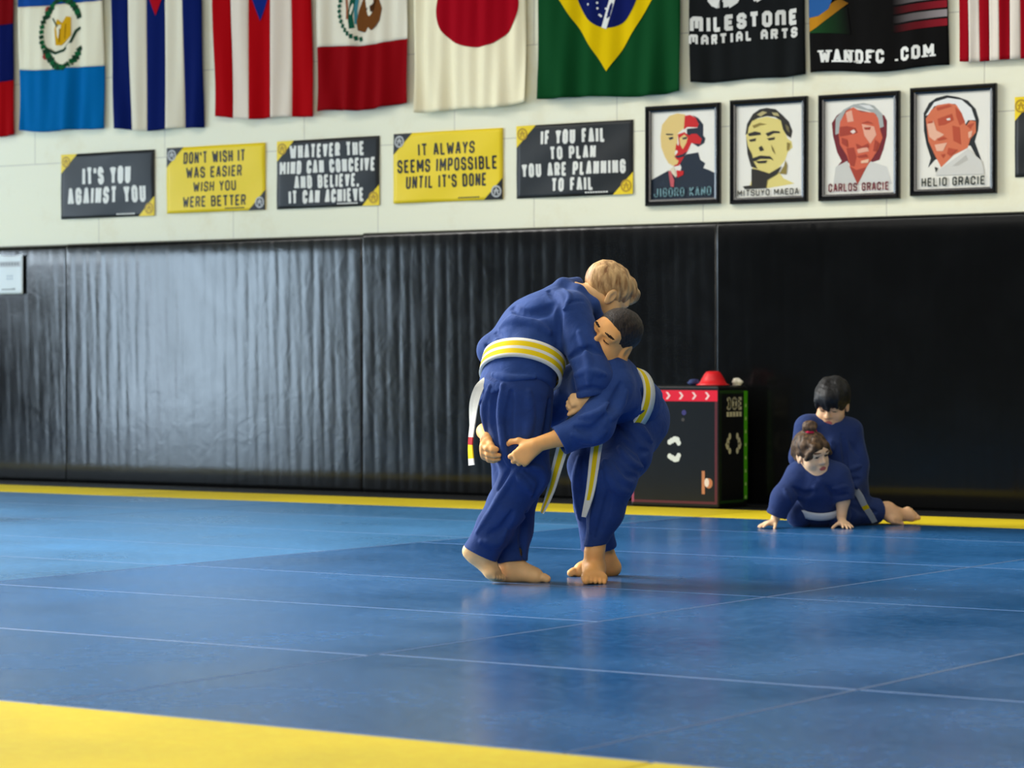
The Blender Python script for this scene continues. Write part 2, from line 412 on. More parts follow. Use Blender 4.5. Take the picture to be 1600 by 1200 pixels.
# block lettering drawn as strokes
GLYPHS = {
 'A': [[(0,0),(0,.72),(.3,1),(.7,1),(1,.72),(1,0)], [(0,.42),(1,.42)]],
 'a': [[(0,0),(.42,1),(.58,1),(1,0)], [(.2,.3),(.8,.3)]],
 'B': [[(0,0),(0,1),(.7,1),(1,.88),(1,.62),(.8,.52),(1,.42),(1,.12),(.7,0),(0,0)], [(0,.52),(.8,.52)]],
 'C': [[(1,.7),(1,.86),(.72,1),(.28,1),(0,.86),(0,.14),(.28,0),(.72,0),(1,.14),(1,.3)]],
 'D': [[(0,0),(0,1),(.7,1),(1,.85),(1,.15),(.7,0),(0,0)]],
 'E': [[(1,1),(0,1),(0,0),(1,0)], [(0,.5),(.8,.5)]],
 'F': [[(1,1),(0,1),(0,0)], [(0,.5),(.8,.5)]],
 'G': [[(1,.7),(1,.86),(.72,1),(.28,1),(0,.86),(0,.14),(.28,0),(.72,0),(1,.14),(1,.48),(.55,.48)]],
 'H': [[(0,0),(0,1)], [(1,0),(1,1)], [(0,.5),(1,.5)]],
 'I': [[(.5,0),(.5,1)]],
 'J': [[(1,1),(1,.14),(.72,0),(.28,0),(0,.14),(0,.3)]],
 'K': [[(0,0),(0,1)], [(1,1),(.1,.48),(1,0)]],
 'L': [[(0,1),(0,0),(1,0)]],
 'M': [[(0,0),(0,1),(.5,.3),(1,1),(1,0)]],
 'N': [[(0,0),(0,1),(1,0),(1,1)]],
 'O': [[(.28,0),(0,.14),(0,.86),(.28,1),(.72,1),(1,.86),(1,.14),(.72,0),(.28,0)]],
 'P': [[(0,0),(0,1),(.72,1),(1,.88),(1,.56),(.72,.44),(0,.44)]],
 'R': [[(0,0),(0,1),(.72,1),(1,.88),(1,.58),(.72,.47),(0,.47)], [(.6,.47),(1,0)]],
 'S': [[(1,.74),(1,.86),(.72,1),(.28,1),(0,.86),(0,.64),(.25,.52),(.75,.48),(1,.36),(1,.14),(.72,0),(.28,0),(0,.14),(0,.26)]],
 'T': [[(0,1),(1,1)], [(.5,1),(.5,0)]],
 'U': [[(0,1),(0,.14),(.28,0),(.72,0),(1,.14),(1,1)]],
 'V': [[(0,1),(.5,0),(1,1)]],
 'W': [[(0,1),(.22,0),(.5,.75),(.78,0),(1,1)]],
 'Y': [[(0,1),(.5,.48),(1,1)], [(.5,.48),(.5,0)]],
 '3': [[(0,.86),(.28,1),(.72,1),(1,.86),(1,.64),(.75,.5),(1,.36),(1,.14),(.72,0),(.28,0),(0,.14)], [(.4,.5),(.75,.5)]],
 '0': [[(.28,0),(0,.14),(0,.86),(.28,1),(.72,1),(1,.86),(1,.14),(.72,0),(.28,0)]],
 "'": [[(.5,1),(.5,.75)]], '.': [[(.5,0),(.5,.05)]], ',': [[(.55,.06),(.4,-.12)]], ' ': [],
 # rounded unicase M, N and A of the dark banner
 'm': [[(0,0),(0,.86),(.2,1),(1,1),(1,0)], [(.52,1),(.52,.25)]],
 'n': [[(0,0),(0,.86),(.2,1),(1,1),(1,0)]],
 'r': [[(0,0),(0,1),(1,1),(1,.52),(0,.52)], [(.5,.52),(1,0)]],
}
WIDTHS = {'I': .42, "'": .34, '.': .36, ',': .36, ' ': .55, 'M': 1.28, 'W': 1.35, 'm': 1.3, 'L': .88, 'F': .9, 'E': .92}
def text(d, string, u0, u1, v0, v1, col, lift, aspect, weight=0.2, slabs=False, gap=0.30, rise=0.0):
    adv = [WIDTHS.get(ch, 1.0) for ch in string]
    total = sum(adv) + gap*(len(string)-1)
    cw = (u1-u0)/total; h = v1-v0
    w = h*weight; wu = w*aspect
    x = u0
    for ch, a in zip(string, adv):
        uw = a*cw
        iw = max(uw-wu, uw*0.15); ih = h-w
        yb = v0 + rise*((x-u0)/(u1-u0))
        for line in GLYPHS[ch]:
            P = [(x+(uw-iw)/2+p[0]*iw, yb+w/2+p[1]*ih) for p in line]
            d.stroke(P, w, aspect, col, lift)
            if slabs and ch != '.':
                for p, q in ((line[0], P[0]), (line[-1], P[-1])):
                    if p[1] in (0, 1): d.stroke([(q[0]-wu*0.95, q[1]), (q[0]+wu*0.95, q[1])], w*0.55, aspect, col, lift)
        x += uw + gap*cw

WHITE = srgb(236, 234, 222); BLACK = srgb(18, 19, 20); YEL = srgb(247, 214, 22); CHAR = srgb(25, 27, 27)

def sheet_fn(w, h, depth, sag=None):
    def f(u, v, lift=0.0):
        x, z = (u-0.5)*w, (v-0.5)*h
        dx = dz = 0.0
        if sag: dx, dz = sag(u, v)
        return (x+dx, -(depth(u, v)+lift), z+dz)
    return f

# ---- motivational vinyl banners
def banner(px0, px1, yl0, yl1, yr0, yr1, dark, lines, label, seed):
    xa, za = wall_at(px0, yl0); _, zb = wall_at(px0, yl1); xb, zc = wall_at(px1, yr0); _, zd = wall_at(px1, yr1)
    w = xb-xa; zt = (za+zc)/2; zb_ = (zb+zd)/2; h = zt-zb_
    root = thing('banner', label, 'banner', ((xa+xb)/2, WALL_Y-0.001, (zt+zb_)/2), 0, 'motivational banners under the flags')
    rs = random.Random(seed); ph = [rs.uniform(0, 6.28) for _ in range(4)]
    def depth(u, v):
        pull = (u*(1-u))**0.5*0.010 + 0.003
        return 0.003 + pull*(1.2+0.5*math.sin(5*u+3*v+ph[0])+0.5*math.sin(9*(u-v)+ph[1]))*0.8
    sh = sheet_fn(w, h, depth)
    base, ink, cor, logo = (CHAR, WHITE, YEL, srgb(190, 150, 20)) if dark else (YEL, CHAR, BLACK, srgb(190, 190, 185))
    d = Deco(); d.rect(0, 0, 1, 1, base, 0, 28, 18)
    sheet = d.build('vinyl_sheet', sh, M_vinyl_print, root)
    so = sheet.modifiers.new('thickness', 'SOLIDIFY'); so.thickness = 0.0012; so.offset = -1
    asp = h/w
    for side in (0, 1):
        d = Deco()
        if side == 0: d.tri((0, .70), (.175, 1), (0, 1), cor, 0.0012, 8); c = (.055, .885)
        else: d.tri((1, 0), (1, .30), (.835, 0), cor, 0.0012, 8); c = (.945, .115)
        d.disc(c[0], c[1], .085*asp, .085, logo, 0.0022, 24, 2, 0.72)
        d.stroke([(c[0]-.03*asp, c[1]-.04), (c[0], c[1]+.045), (c[0]+.03*asp, c[1]-.04)], .022, asp, logo, 0.0022)
        d.stroke([(c[0]-.04*asp, c[1]+.01), (c[0]+.04*asp, c[1]+.01)], .02, asp, logo, 0.0022)
        d.build('corner_patch', sh, M_vinyl_print, root)
    d = Deco()
    for (t, u0, u1, v0, v1) in lines: text(d, t, u0, u1, v0, v1, ink, 0.0016, asp, 0.215 if dark else 0.165)
    for k in range(9): d.rect(.60+k*.022, .035, .616+k*.022, .055, ink, 0.0016)      # fine print line
    d.build('lettering', sh, M_vinyl_print, root)
    return root
banner(97, 243, 241, 342, 235, 338, True, [("IT'S YOU", .24, .755, .51, .78), ("aGaINST YOU", .08, .91, .215, .475)],
       'black vinyl banner reading its you against you, two lines of white letters', 1)
banner(262, 416, 231, 334, 224, 328, False, [("DON'T WISH IT", .18, .80, .74, .92), ("WaS EaSIER", .21, .77, .52, .69), ("WISH YOU", .28, .71, .31, .465), ("WERE BETTER", .175, .805, .08, .245)],
       'yellow vinyl banner about wishing you were better, four lines of dark letters', 2)
banner(434, 594, 221, 327, 213, 321, True, [("WHaTEVER THE", .13, .86, .73, .935), ("MIND CaN CONCEIVE", .03, .965, .50, .70), ("aND BELIEVE,", .18, .81, .285, .48), ("IT CaN aCHIEVE", .125, .855, .065, .265)],
       'black vinyl banner about what the mind can conceive and achieve', 3)
banner(616, 787, 209, 319, 201, 311, False, [("IT aLWaYS", .23, .755, .665, .84), ("SEEMS IMPOSSIBLE", .04, .95, .43, .62), ("UNTIL IT'S DONE", .12, .855, .20, .385)],
       'yellow vinyl banner reading it always seems impossible, three lines of letters', 4)
banner(808, 990, 197, 310, 188, 304, True, [("IF YOU FaIL", .22, .765, .72, .92), ("TO PLaN", .30, .69, .51, .69), ("YOU aRE PLaNNING", .05, .94, .285, .475), ("TO FaIL", .31, .67, .075, .26)],
       'black vinyl banner about planning to fail, left of the framed portraits', 5)
banner(1586, 1775, 152, 277, 142, 270, True, [], 'black banner with yellow corner cut off by the right edge, beyond the portraits', 6)

# ---- flags
def flag(px0, px1, ybl, ybr, length, seed, paint, label, name='flag', folds=0.014, widen=0.0, mat_=None, nfold=3.2, emblem=None, cat='flag'):
    xa, za = wall_at(px0, ybl); xb, zb = wall_at(px1, ybr)
    w = xb-xa; zbot = (za+zb)/2; tilt = (zb-za); h = length
    root = thing(name, label, cat, ((xa+xb)/2, WALL_Y-0.001, zbot+h/2), 0, 'flags hanging in a row along the wall' if cat == 'flag' else None)
    rs = random.Random(seed); ph = [rs.uniform(0, 6.28) for _ in range(6)]
    def depth(u, v):
        t = 1-v
        s = math.sin(2*math.pi*(nfold*u+0.25*v)+ph[0])*0.6 + math.sin(2*math.pi*(nfold*1.9*u-0.5*v)+ph[1])*0.35 + math.sin(2*math.pi*(1.1*u+0.7*v)+ph[2])*0.5
        diag = math.sin(2*math.pi*(2.2*(u-0.5)*(0.6+1.6*t)+ph[3]))*0.5*t
        return 0.016 + folds*1.6 + folds*(0.45+0.75*t)*(s+diag)
    def sag(u, v):
        t = 1-v
        dx = widen*(u-0.5)*t + 0.006*math.sin(5*v+ph[4])
        dz = (u-0.5)*tilt*t - 0.012*math.sin(math.pi*u)*t + 0.006*math.sin(9*u+ph[5])*t
        return dx, dz
    sh = sheet_fn(w, h, depth, sag)
    d = Deco(); e = Deco(); paint(d, e, h/w, h)
    o = d.build('cloth', sh, mat_ or M_cloth_print, root)
    so = o.modifiers.new('thickness', 'SOLIDIFY'); so.thickness = 0.001; so.offset = -1
    if e.v: e.build('emblem', sh, mat_ or M_cloth_print, root)
    return root

def bands_h(d, cols):                      # horizontal bands, list of (v0, v1, colour)
    for v0, v1, c in cols: d.rect(0, v0, 1, v1, c, 0, 44, max(4, int((v1-v0)*70)))
def bands_v(d, cols):
    for u0, u1, c in cols: d.rect(u0, 0, u1, 1, c, 0, max(4, int((u1-u0)*44)), 70)
RED = srgb(160, 5, 12); DRED = srgb(120, 6, 12); NAVY = srgb(9, 20, 76); CREAM = srgb(236, 226, 194); SKY = srgb(0, 100, 160); GREEN = srgb(14, 68, 32)

def p_haiti(d, e, asp, h): bands_h(d, [(0, .245, RED), (.245, .50, NAVY), (.50, 1, DRED)])
flag(-70, 29, 214, 211, 1.45, 11, p_haiti, 'navy and red banded flag at the far left, cut off by the picture edge')

def p_guat(d, e, asp, h):
    bands_h(d, [(0, .275, SKY), (.275, .56, CREAM), (.56, 1, srgb(20, 70, 140))])
    G, Gd, Y, Rr = srgb(22, 92, 50), srgb(30, 60, 40), srgb(214, 160, 20), srgb(170, 60, 60)
    cx, cy = .50, .43
    def P(px, py): return (cx+(px-310)/400*1.0, cy-(py-165)/400/asp*1.0)
    # two leafy arcs above and below, a golden scroll, a curved tail and side sprigs
    rs = random.Random(3)
    for (c0, c1, n, r) in ((212, 332, 15, .92), (30, 150, 15, -.92)):
        for k in range(n):
            t = math.radians((c0+(c1-c0)*k/(n-1)) if r > 0 else (c0+(c1-c0)*k/(n-1)))
            px = 320+85*math.cos(t); py = 165+ (118 if r > 0 else 118)*math.sin(t)
            q = P(px, py); a = rs.uniform(-.6, .6)
            e.stroke([(q[0]-.022, q[1]-.004+a*.006), (q[0]+.022, q[1]+.004-a*.006)], .021, asp, G if k % 2 else Gd, .003)
    for k in range(14):
        t = math.radians(110+140*k/13); q = P(300+72*math.cos(t), 165+95*math.sin(t))
        e.stroke([(q[0]-.016, q[1]), (q[0]+.016, q[1]+.004)], .018, asp, G if k % 3 else Gd, .003)
    e.stroke([P(222, 190), P(250, 215), P(290, 232), P(330, 225), P(362, 195), P(380, 160), P(398, 150)], .012, asp, Gd, .0034)
    e.poly([P(292, 205), P(285, 150), P(300, 115), P(322, 130), P(340, 108), P(362, 112), P(362, 175), P(340, 195), P(320, 208)], Y, .0036)
    e.stroke([P(310, 195), P(312, 150)], .006, asp, srgb(150, 100, 10), .0042); e.stroke([P(335, 185), P(338, 135)], .006, asp, srgb(150, 100, 10), .0042)
    e.stroke([P(275, 110), P(300, 140)], .008, asp, Gd, .0042)
    e.disc(*P(255, 78), .03, .03/asp, Rr, .0036, 14, 1); e.disc(*P(245, 240), .028, .028/asp, Rr, .0036, 14, 1)
flag(35, 167, 205, 200, 1.45, 12, p_guat, 'blue and white banded flag with a wreath and golden scroll emblem')

def p_cuba(d, e, asp, h):
    B, W = srgb(10, 26, 86), srgb(232, 222, 194)
    bands_v(d, [(0, .19, B), (.19, .385, W), (.385, .60, B), (.60, .79, W), (.79, 1, B)])
    e.tri((.0, 1), (.495, .495), (1, 1), srgb(170, 14, 28), .004, 24)
flag(182, 322, 203, 199, 1.45, 13, p_cuba, 'flag of blue and white vertical stripes with a small red tip', folds=0.012)
def p_pr(d, e, asp, h):
    R_, W = srgb(170, 6, 14), srgb(230, 214, 192)
    bands_v(d, [(0, .18, R_), (.18, .37, W), (.37, .59, R_), (.59, .79, W), (.79, 1, R_)])
    e.tri((.0, 1), (.48, .41), (1, 1), srgb(20, 40, 116), .004, 24)
flag(340, 494, 184, 182, 1.45, 14, p_pr, 'flag of red and white vertical stripes with a blue triangle tip', folds=0.012)

def p_mex(d, e, asp, h):
    bands_h(d, [(0, .255, srgb(138, 6, 14)), (.255, .59, srgb(232, 222, 196)), (.59, 1, srgb(10, 90, 60))])
    Br, Dg, Tq, Lt = srgb(112, 66, 28), srgb(24, 84, 62), srgb(70, 140, 150), srgb(200, 180, 140)
    def P(px, py): return ((px-90)/870*0.94+.02, .255+(430-py)/6.316/412)
    e.poly([P(490, 270), P(560, 298), P(640, 280), P(715, 200), P(740, 80), P(700, -60), P(600, -140), P(540, -60), P(500, 60), P(480, 180)], Br, .003)
    e.poly([P(500, 258), P(530, 190), P(560, 150), P(580, 160), P(545, 220)], Lt, .0042)
    e.poly([P(560, 60), P(640, 20), P(690, -40), P(640, 100)], srgb(70, 40, 16), .0042)
    e.stroke([P(445, 240), P(430, 120), P(450, -20), P(470, -120)], .022, asp, Dg, .003)
    e.stroke([P(480, 200), P(475, 60), P(490, -80)], .012, asp, Tq, .0036)
    e.stroke([P(390, -60), P(400, 60), P(400, 150)], .012, asp, srgb(150, 90, 60), .003)
    for k in range(12):
        t = math.radians(150+ (262-150)*k/11); q = P(545+220*math.cos(t), 60-290*math.sin(t))
        q2 = P(545+240*math.cos(t+.05), 60-318*math.sin(t+.05))
        e.stroke([q, q2], .014, asp, Dg, .0036)
flag(503, 641, 175, 163, 1.5, 15, p_mex, 'red and white banded flag with a brown eagle emblem', folds=0.017, widen=0.03)

def p_jap(d, e, asp, h):
    d.rect(0, 0, 1, 1, srgb(250, 238, 198), 0, 48, 60)
    e.disc(.575, .385, .375, .15, srgb(158, 6, 24), .0034, 60, 16)
flag(655, 828, 176, 161, 1.5, 16, p_jap, 'cream flag with one large red disc', folds=0.016, nfold=4)

def p_bra(d, e, asp, h):
    d.rect(0, 0, 1, 1, GREEN, 0, 56, 60)
    c, vy = .495, .425
    def lp(v): return v
    e.quad((c, .088), (.93, vy), (c, .76), (.06, vy), srgb(222, 186, 6), .0034, 34, 34)
    e.disc(c, vy, .236, .185, srgb(16, 26, 84), .0058, 60, 14)
    e.stroke([(c-.02, vy-.182), (c+.03, vy-.09), (c+.09, vy+.02), (c+.15, vy+.12)], .022, asp, srgb(230, 230, 220), .0078)
    rs = random.Random(5)
    for k in range(16):
        a = rs.uniform(3.6, 4.7); r = rs.uniform(.3, .85); e.disc(c+r*math.cos(a)*.23, vy+r*math.sin(a)*.18, .007, .007/asp, srgb(230, 230, 225), .008, 8, 1)
flag(848, 1069, 154, 145, 1.6, 17, p_bra, 'green flag with a yellow diamond and starry blue globe', folds=0.017, nfold=3.6, widen=0.02)

def p_mile(d, e, asp, h):
    d.rect(0, 0, 1, 1, srgb(24, 26, 26), 0, 44, 60)
    W = srgb(216, 214, 204)
    text(e, 'mILESTOnE', .01, .945, .274/h, .361/h, W, .004, asp, 0.27, gap=0.32)
    text(e, 'mArTIAL ArTS', .0, .945, .205/h, .262/h, W, .004, asp, 0.27, gap=0.42)
    def P(px, py): return ((px-90)/1440, (.2745 + (390-py)/8/288)/h + (px-90)/1440*-.0)
    # lower ends of two large interlocked letters
    up = 45
    e.stroke([P(390, -420), P(370, -20), P(400, 15), P(450, 40), P(560, 40), P(620, -20), P(640, -300)], .034, asp, W, .004)
    e.stroke([P(600, 60), P(680, 20), P(690, -300)], .03, asp, W, .0044)
    e.stroke([P(905, -360), P(915, -40), P(950, 20), P(1000, -10)], .034, asp, W, .004)
    e.stroke([P(990, -60), P(1080, -25), P(1190, -50), P(1290, -120), P(1310, -300)], .03, asp, W, .0044)
flag(1082, 1262, 129, 116, 1.4, 18, p_mile, 'black cloth banner with white block letters and a large logo cut by the top edge', 'flag', folds=0.006, mat_=M_cloth_print)

def p_wand(d, e, asp, h):
    d.rect(0, 0, 1, 1, srgb(19, 18, 17), 0, 44, 60)
    text(e, 'WaNDFC .COM', .075, .90, .045/h, .118/h, srgb(238, 236, 226), .004, asp, 0.24, slabs=True, gap=0.34)
    def P(px, py): return ((px-1268)/216, ((110-py)/293)/h)
    dk = srgb(19, 18, 17)
    e.quad(P(1269, 48), P(1334, 52), P(1330, 10), P(1269, 14), srgb(30, 72, 36), .003, 14, 10, dk)
    e.quad(P(1269, 46), P(1280, 40), P(1280, 18), P(1269, 20), srgb(190, 130, 30), .0042, 4, 6)
    e.quad(P(1280, 40), P(1332, 4), P(1318, -4), P(1280, 18), srgb(190, 130, 30), .0042, 14, 6, srgb(120, 80, 24))
    e.poly([P(1269, 24), P(1284, 22), P(1300, 12), P(1310, -10), P(1310, -60), P(1269, -60)], srgb(44, 92, 150), .0052)
    for k in range(5):
        y = 52-k*14; c = srgb(140, 30, 40) if k % 2 == 0 else srgb(150, 140, 138)
        e.quad(P(1400, y), P(1483, y-2), P(1483, y-13), P(1400, y-11), dk, .003, 20, 3, c)
flag(1267, 1484, 114, 103, 1.2, 19, p_wand, 'black banner with a white web address in stencil letters', 'flag', folds=0.004, mat_=M_cloth_print)

def p_usa(d, e, asp, h):
    for k in range(13):
        d.rect(k/13, 0, (k+1)/13, 1, srgb(150, 10, 24) if k % 2 == 0 else srgb(230, 218, 200), 0, 6, 60)
    e.rect(0, .60, 7/13, 1, srgb(24, 34, 90), .003, 20, 20)
flag(1500, 1712, 96, 86, 1.6, 20, p_usa, 'flag of narrow red and white vertical stripes at the right edge', folds=0.009, nfold=4.5)

# ---- framed portrait prints
M_frame = mat('black_glossy_frame', srgb(14, 14, 15), 0.25, 0.6)
def glass_material():
    m, N, L, b = new_mat('picture_glass')
    b.inputs['Base Color'].default_value = (1, 1, 1, 1); b.inputs['Roughness'].default_value = 0.04
    b.inputs['Transmission Weight'].default_value = 1.0; b.inputs['IOR'].default_value = 1.45
    out = N['Material Output']; tr = N.new('ShaderNodeBsdfTransparent'); gl = N.new('ShaderNodeBsdfGlossy'); gl.inputs['Roughness'].default_value = 0.05
    fr = N.new('ShaderNodeLayerWeight'); fr.inputs['Blend'].default_value = 0.12
    mx = N.new('ShaderNodeMixShader'); sc_ = N.new('ShaderNodeMath'); sc_.operation = 'MULTIPLY'; sc_.inputs[1].default_value = 0.3; L.new(fr.outputs['Facing'], sc_.inputs[0]); L.new(sc_.outputs[0], mx.inputs[0]); L.new(tr.outputs[0], mx.inputs[1]); L.new(gl.outputs[0], mx.inputs[2])
    L.new(mx.outputs[0], out.inputs['Surface'])
    return m
M_glass = glass_material()
def portrait(px0, px1, yl0, yl1, yr0, yr1, crop, polys, paper, caption, ink, label):
    """crop = the four inner corners TL, TR, BR, BL used to scale the outline coordinates of the print"""
    xa, za = wall_at(px0, yl0); _, zb = wall_at(px0, yl1); xb, zc = wall_at(px1, yr0); _, zd = wall_at(px1, yr1)
    w = xb-xa; h = (za+zc-zb-zd)/2; zc_ = (za+zb+zc+zd)/4
    root = thing('framed_portrait', label, 'picture', ((xa+xb)/2, WALL_Y-0.001, zc_), 0, 'framed portrait prints on the wall')
    t = 0.034
    bm = bmesh.new()
    prof = [(0, 0), (0, -0.022), (0.006, -0.030), (0.014, -0.030), (0.024, -0.020), (t, -0.016), (t, 0)]
    rings = []
    for (o, y) in prof:
        X, Z = w/2-o, h/2-o
        rings.append([bm.verts.new(c) for c in ((-X, y, -Z), (X, y, -Z), (X, y, Z), (-X, y, Z))])
    for a, b_ in zip(rings[:-1], rings[1:]):
        for k in range(4): bm.faces.new((a[k], a[(k+1) % 4], b_[(k+1) % 4], b_[k]))
    obj_bm('frame', bm, M_frame, root)
    pw, ph_ = w-2*t+0.006, h-2*t+0.006
    sh = sheet_fn(pw, ph_, lambda u, v: 0.006)
    (tlx, tly), (trx, try_), (brx, bry), (blx, bly) = crop
    def C(x, y):
        v = (y-tly)/(bly-tly)
        for _ in range(3):
            l = tlx+(blx-tlx)*v; r = trx+(brx-trx)*v; u = (x-l)/(r-l)
            tp = tly+(try_-tly)*u; bt = bly+(bry-bly)*u; v = (y-tp)/(bt-tp)
        return (min(1, max(0, u)), 1-min(1, max(0, v)))
    d = Deco(); d.rect(0, 0, 1, 1, paper, 0, 2, 2)
    for k, (col, pts) in enumerate(polys): d.poly([C(*p) for p in pts], srgb(*col), 0.0004+0.0002*k)
    asp = ph_/pw
    s_, x0, x1, y0, y1 = caption
    text(d, s_, C(x0, y1)[0], C(x1, y1)[0], C((x0+x1)/2, y1)[1], C((x0+x1)/2, y0)[1], ink, 0.007, asp, 0.17)
    d.build('print', sh, M_paper_print, root)
    bm = bmesh.new(); bm_box(bm, -pw/2, pw/2, -0.0155, -0.014, -ph_/2, ph_/2); obj_bm('glass', bm, M_glass, root)
    return root
NV, RD, YL = (28, 40, 54), (214, 30, 30), (238, 206, 128)
portrait(1011, 1127, 168, 323, 160, 318, ((65,165),(715,125),(715,1100),(60,1110)), [
  (NV, [(62,890),(240,790),(300,850),(340,860),(370,760),(340,700),(420,620),(540,600),(560,680),(610,720),(590,770),(640,790),(715,830),(715,1100),(60,1110)]),
  (YL, [(175,300),(250,205),(330,178),(410,190),(405,330),(335,395),(325,560),(300,600),(330,690),(290,745),(240,715),(200,640),(165,540),(158,430)]),
  (RD, [(405,205),(460,195),(520,230),(545,300),(530,330),(430,325),(395,355)]),
  (NV, [(480,195),(540,230),(590,300),(590,420),(612,450),(600,500),(540,540),(480,500),(430,470),(425,345),(530,335),(545,295),(515,230)]),
  (RD, [(335,405),(400,380),(450,420),(470,400),(525,400),(575,455),(560,510),(470,500),(440,570),(400,640),(345,740),(290,750),(335,690),(300,645),(330,600),(345,500)]),
  (YL, [(350,445),(400,405),(435,440),(420,500),(385,565),(360,520)]), (NV, [(380,440),(430,430),(425,455),(385,460)]),
  (NV, [(240,440),(285,430),(290,450),(255,465)]), (NV, [(215,395),(290,400),(285,412),(220,410)]), (RD, [(320,500),(350,545),(335,580),(310,570)]),
  (NV, [(300,640),(380,620),(430,590),(400,640),(340,660)]), (YL, [(300,690),(345,680),(330,725),(295,735)]),
  ((236,222,190), [(245,790),(290,750),(320,830),(315,870)]), (RD, [(320,790),(395,800),(390,840),(330,870)]),
  ((205,90,95), [(240,800),(265,795),(300,900),(292,972),(262,962)])], srgb(247, 243, 228),
  ('JIGORO KaNO', 95, 675, 975, 1072), srgb(120, 158, 162), 'framed print of a balding man in yellow, red and navy, leftmost portrait')
YM, DK = (234, 216, 128), (46, 42, 34)
portrait(1143, 1263, 158, 320, 150, 315, ((90,150),(760,100),(750,1075),(75,1095)), [
  (YM, [(205,350),(260,290),(400,255),(535,285),(575,400),(605,480),(645,510),(655,570),(605,620),(580,700),(500,800),(560,890),(670,945),(400,990),(210,985),(240,900),(250,780),(200,620),(188,450)]),
  (DK, [(182,445),(200,330),(260,230),(330,180),(400,165),(490,178),(560,240),(620,305),(655,400),(640,475),(595,445),(560,385),(540,295),(480,258),(400,250),(310,272),(250,305),(215,370),(205,430)]),
  ((190,176,120), [(300,235),(360,200),(405,212),(340,255)]), ((190,176,120), [(450,212),(510,215),(525,250),(470,242)]), ((120,110,70), [(585,330),(620,360),(625,420),(595,390)]),
  (DK, [(188,450),(205,560),(245,640),(262,720),(300,790),(235,770),(200,640)]),
  (DK, [(205,432),(280,408),(335,420),(340,442),(220,458)]), (DK, [(385,428),(460,400),(525,405),(535,425),(470,425),(410,460)]),
  (DK, [(215,495),(290,478),(285,505),(235,515)]), (DK, [(400,480),(480,465),(475,490),(420,500)]), ((150,130,60), [(255,350),(330,320),(400,335),(330,345),(270,375)]),
  (DK, [(315,575),(345,555),(370,600),(330,612)]), ((120,104,50), [(440,540),(470,600),(482,645),(452,600)]),
  (DK, [(235,690),(330,655),(430,662),(465,705),(430,690),(330,688),(270,715)]), (DK, [(285,715),(400,705),(385,732),(310,735)]),
  (DK, [(240,790),(300,800),(420,840),(545,765),(500,845),(400,905),(385,990),(238,985)]), ((150,130,60), [(520,840),(570,760),(585,700),(600,760),(590,850)]),
  (DK, [(150,970),(240,960),(400,990),(170,1000)]), ((150,130,60), [(600,520),(630,525),(620,590),(600,610)])], srgb(247, 243, 228),
  ('MITSUYO MaEDa', 95, 715, 1000, 1065), srgb(78, 74, 58), 'framed print of a moustached man in yellow and black')
OR, DO, LO, GY, MR = (222,104,72), (176,66,46), (242,178,150), (178,182,176), (120,32,40)
portrait(1281, 1407, 150, 315, 142, 310, ((110,120),(805,80),(795,1070),(100,1095)), [
  (MR, [(180,350),(230,270),(340,190),(700,270),(727,330),(722,480),(690,620),(650,730),(560,760),(300,760),(230,795),(275,740),(230,650),(190,480)]),
  ((214,212,202), [(215,800),(330,740),(440,990),(190,980)]), ((222,220,210), [(560,745),(720,800),(770,980),(425,990)]),
  (GY, [(215,470),(220,300),(300,210),(400,155),(500,142),(600,168),(680,255),(695,385),(650,405),(622,262),(540,222),(450,202),(390,180),(320,222),(282,300),(250,455)]),
  (OR, [(265,330),(330,222),(395,185),(470,232),(600,242),(640,300),(660,420),(682,500),(640,620),(560,745),(500,835),(432,985),(360,800),(330,690),(260,570),(248,460)]),
  (DO, [(255,390),(330,380),(420,400),(440,450),(340,475),(258,490)]), (DO, [(325,610),(400,600),(425,700),(402,800),(358,785)]), (DO, [(350,790),(420,835),(520,805),(432,985)]),
  (LO, [(320,240),(380,215),(400,330),(340,340)]), (LO, [(480,360),(600,385),(622,470),(562,565),(505,480)]), (LO, [(430,625),(530,590),(548,640),(440,662)]),
  (DO, [(470,350),(540,330),(600,360),(540,352)]), (DO, [(500,395),(570,390),(560,420),(510,418)]), ((250,230,215), [(365,435),(400,415),(420,440),(390,460)]),
  (DO, [(420,560),(480,590),(540,560),(550,600),(430,610)]), (DO, [(430,690),(520,670),(540,700),(450,710)]), ((246,196,160), [(470,740),(550,720),(540,760),(470,765)]),
  ((232,232,226), [(450,160),(560,165),(610,210),(540,205)]), (DO, [(610,520),(650,560),(620,640),(590,640)]), (DO, [(280,500),(330,520),(340,600),(280,560)])], srgb(247, 243, 228),
  ('CaRLOS GRaCIE', 145, 742, 965, 1052), srgb(138, 52, 58), 'framed print of a grey haired man in orange with an open white collar')
O2, D2, L2 = (226,120,80), (196,82,52), (246,190,158)
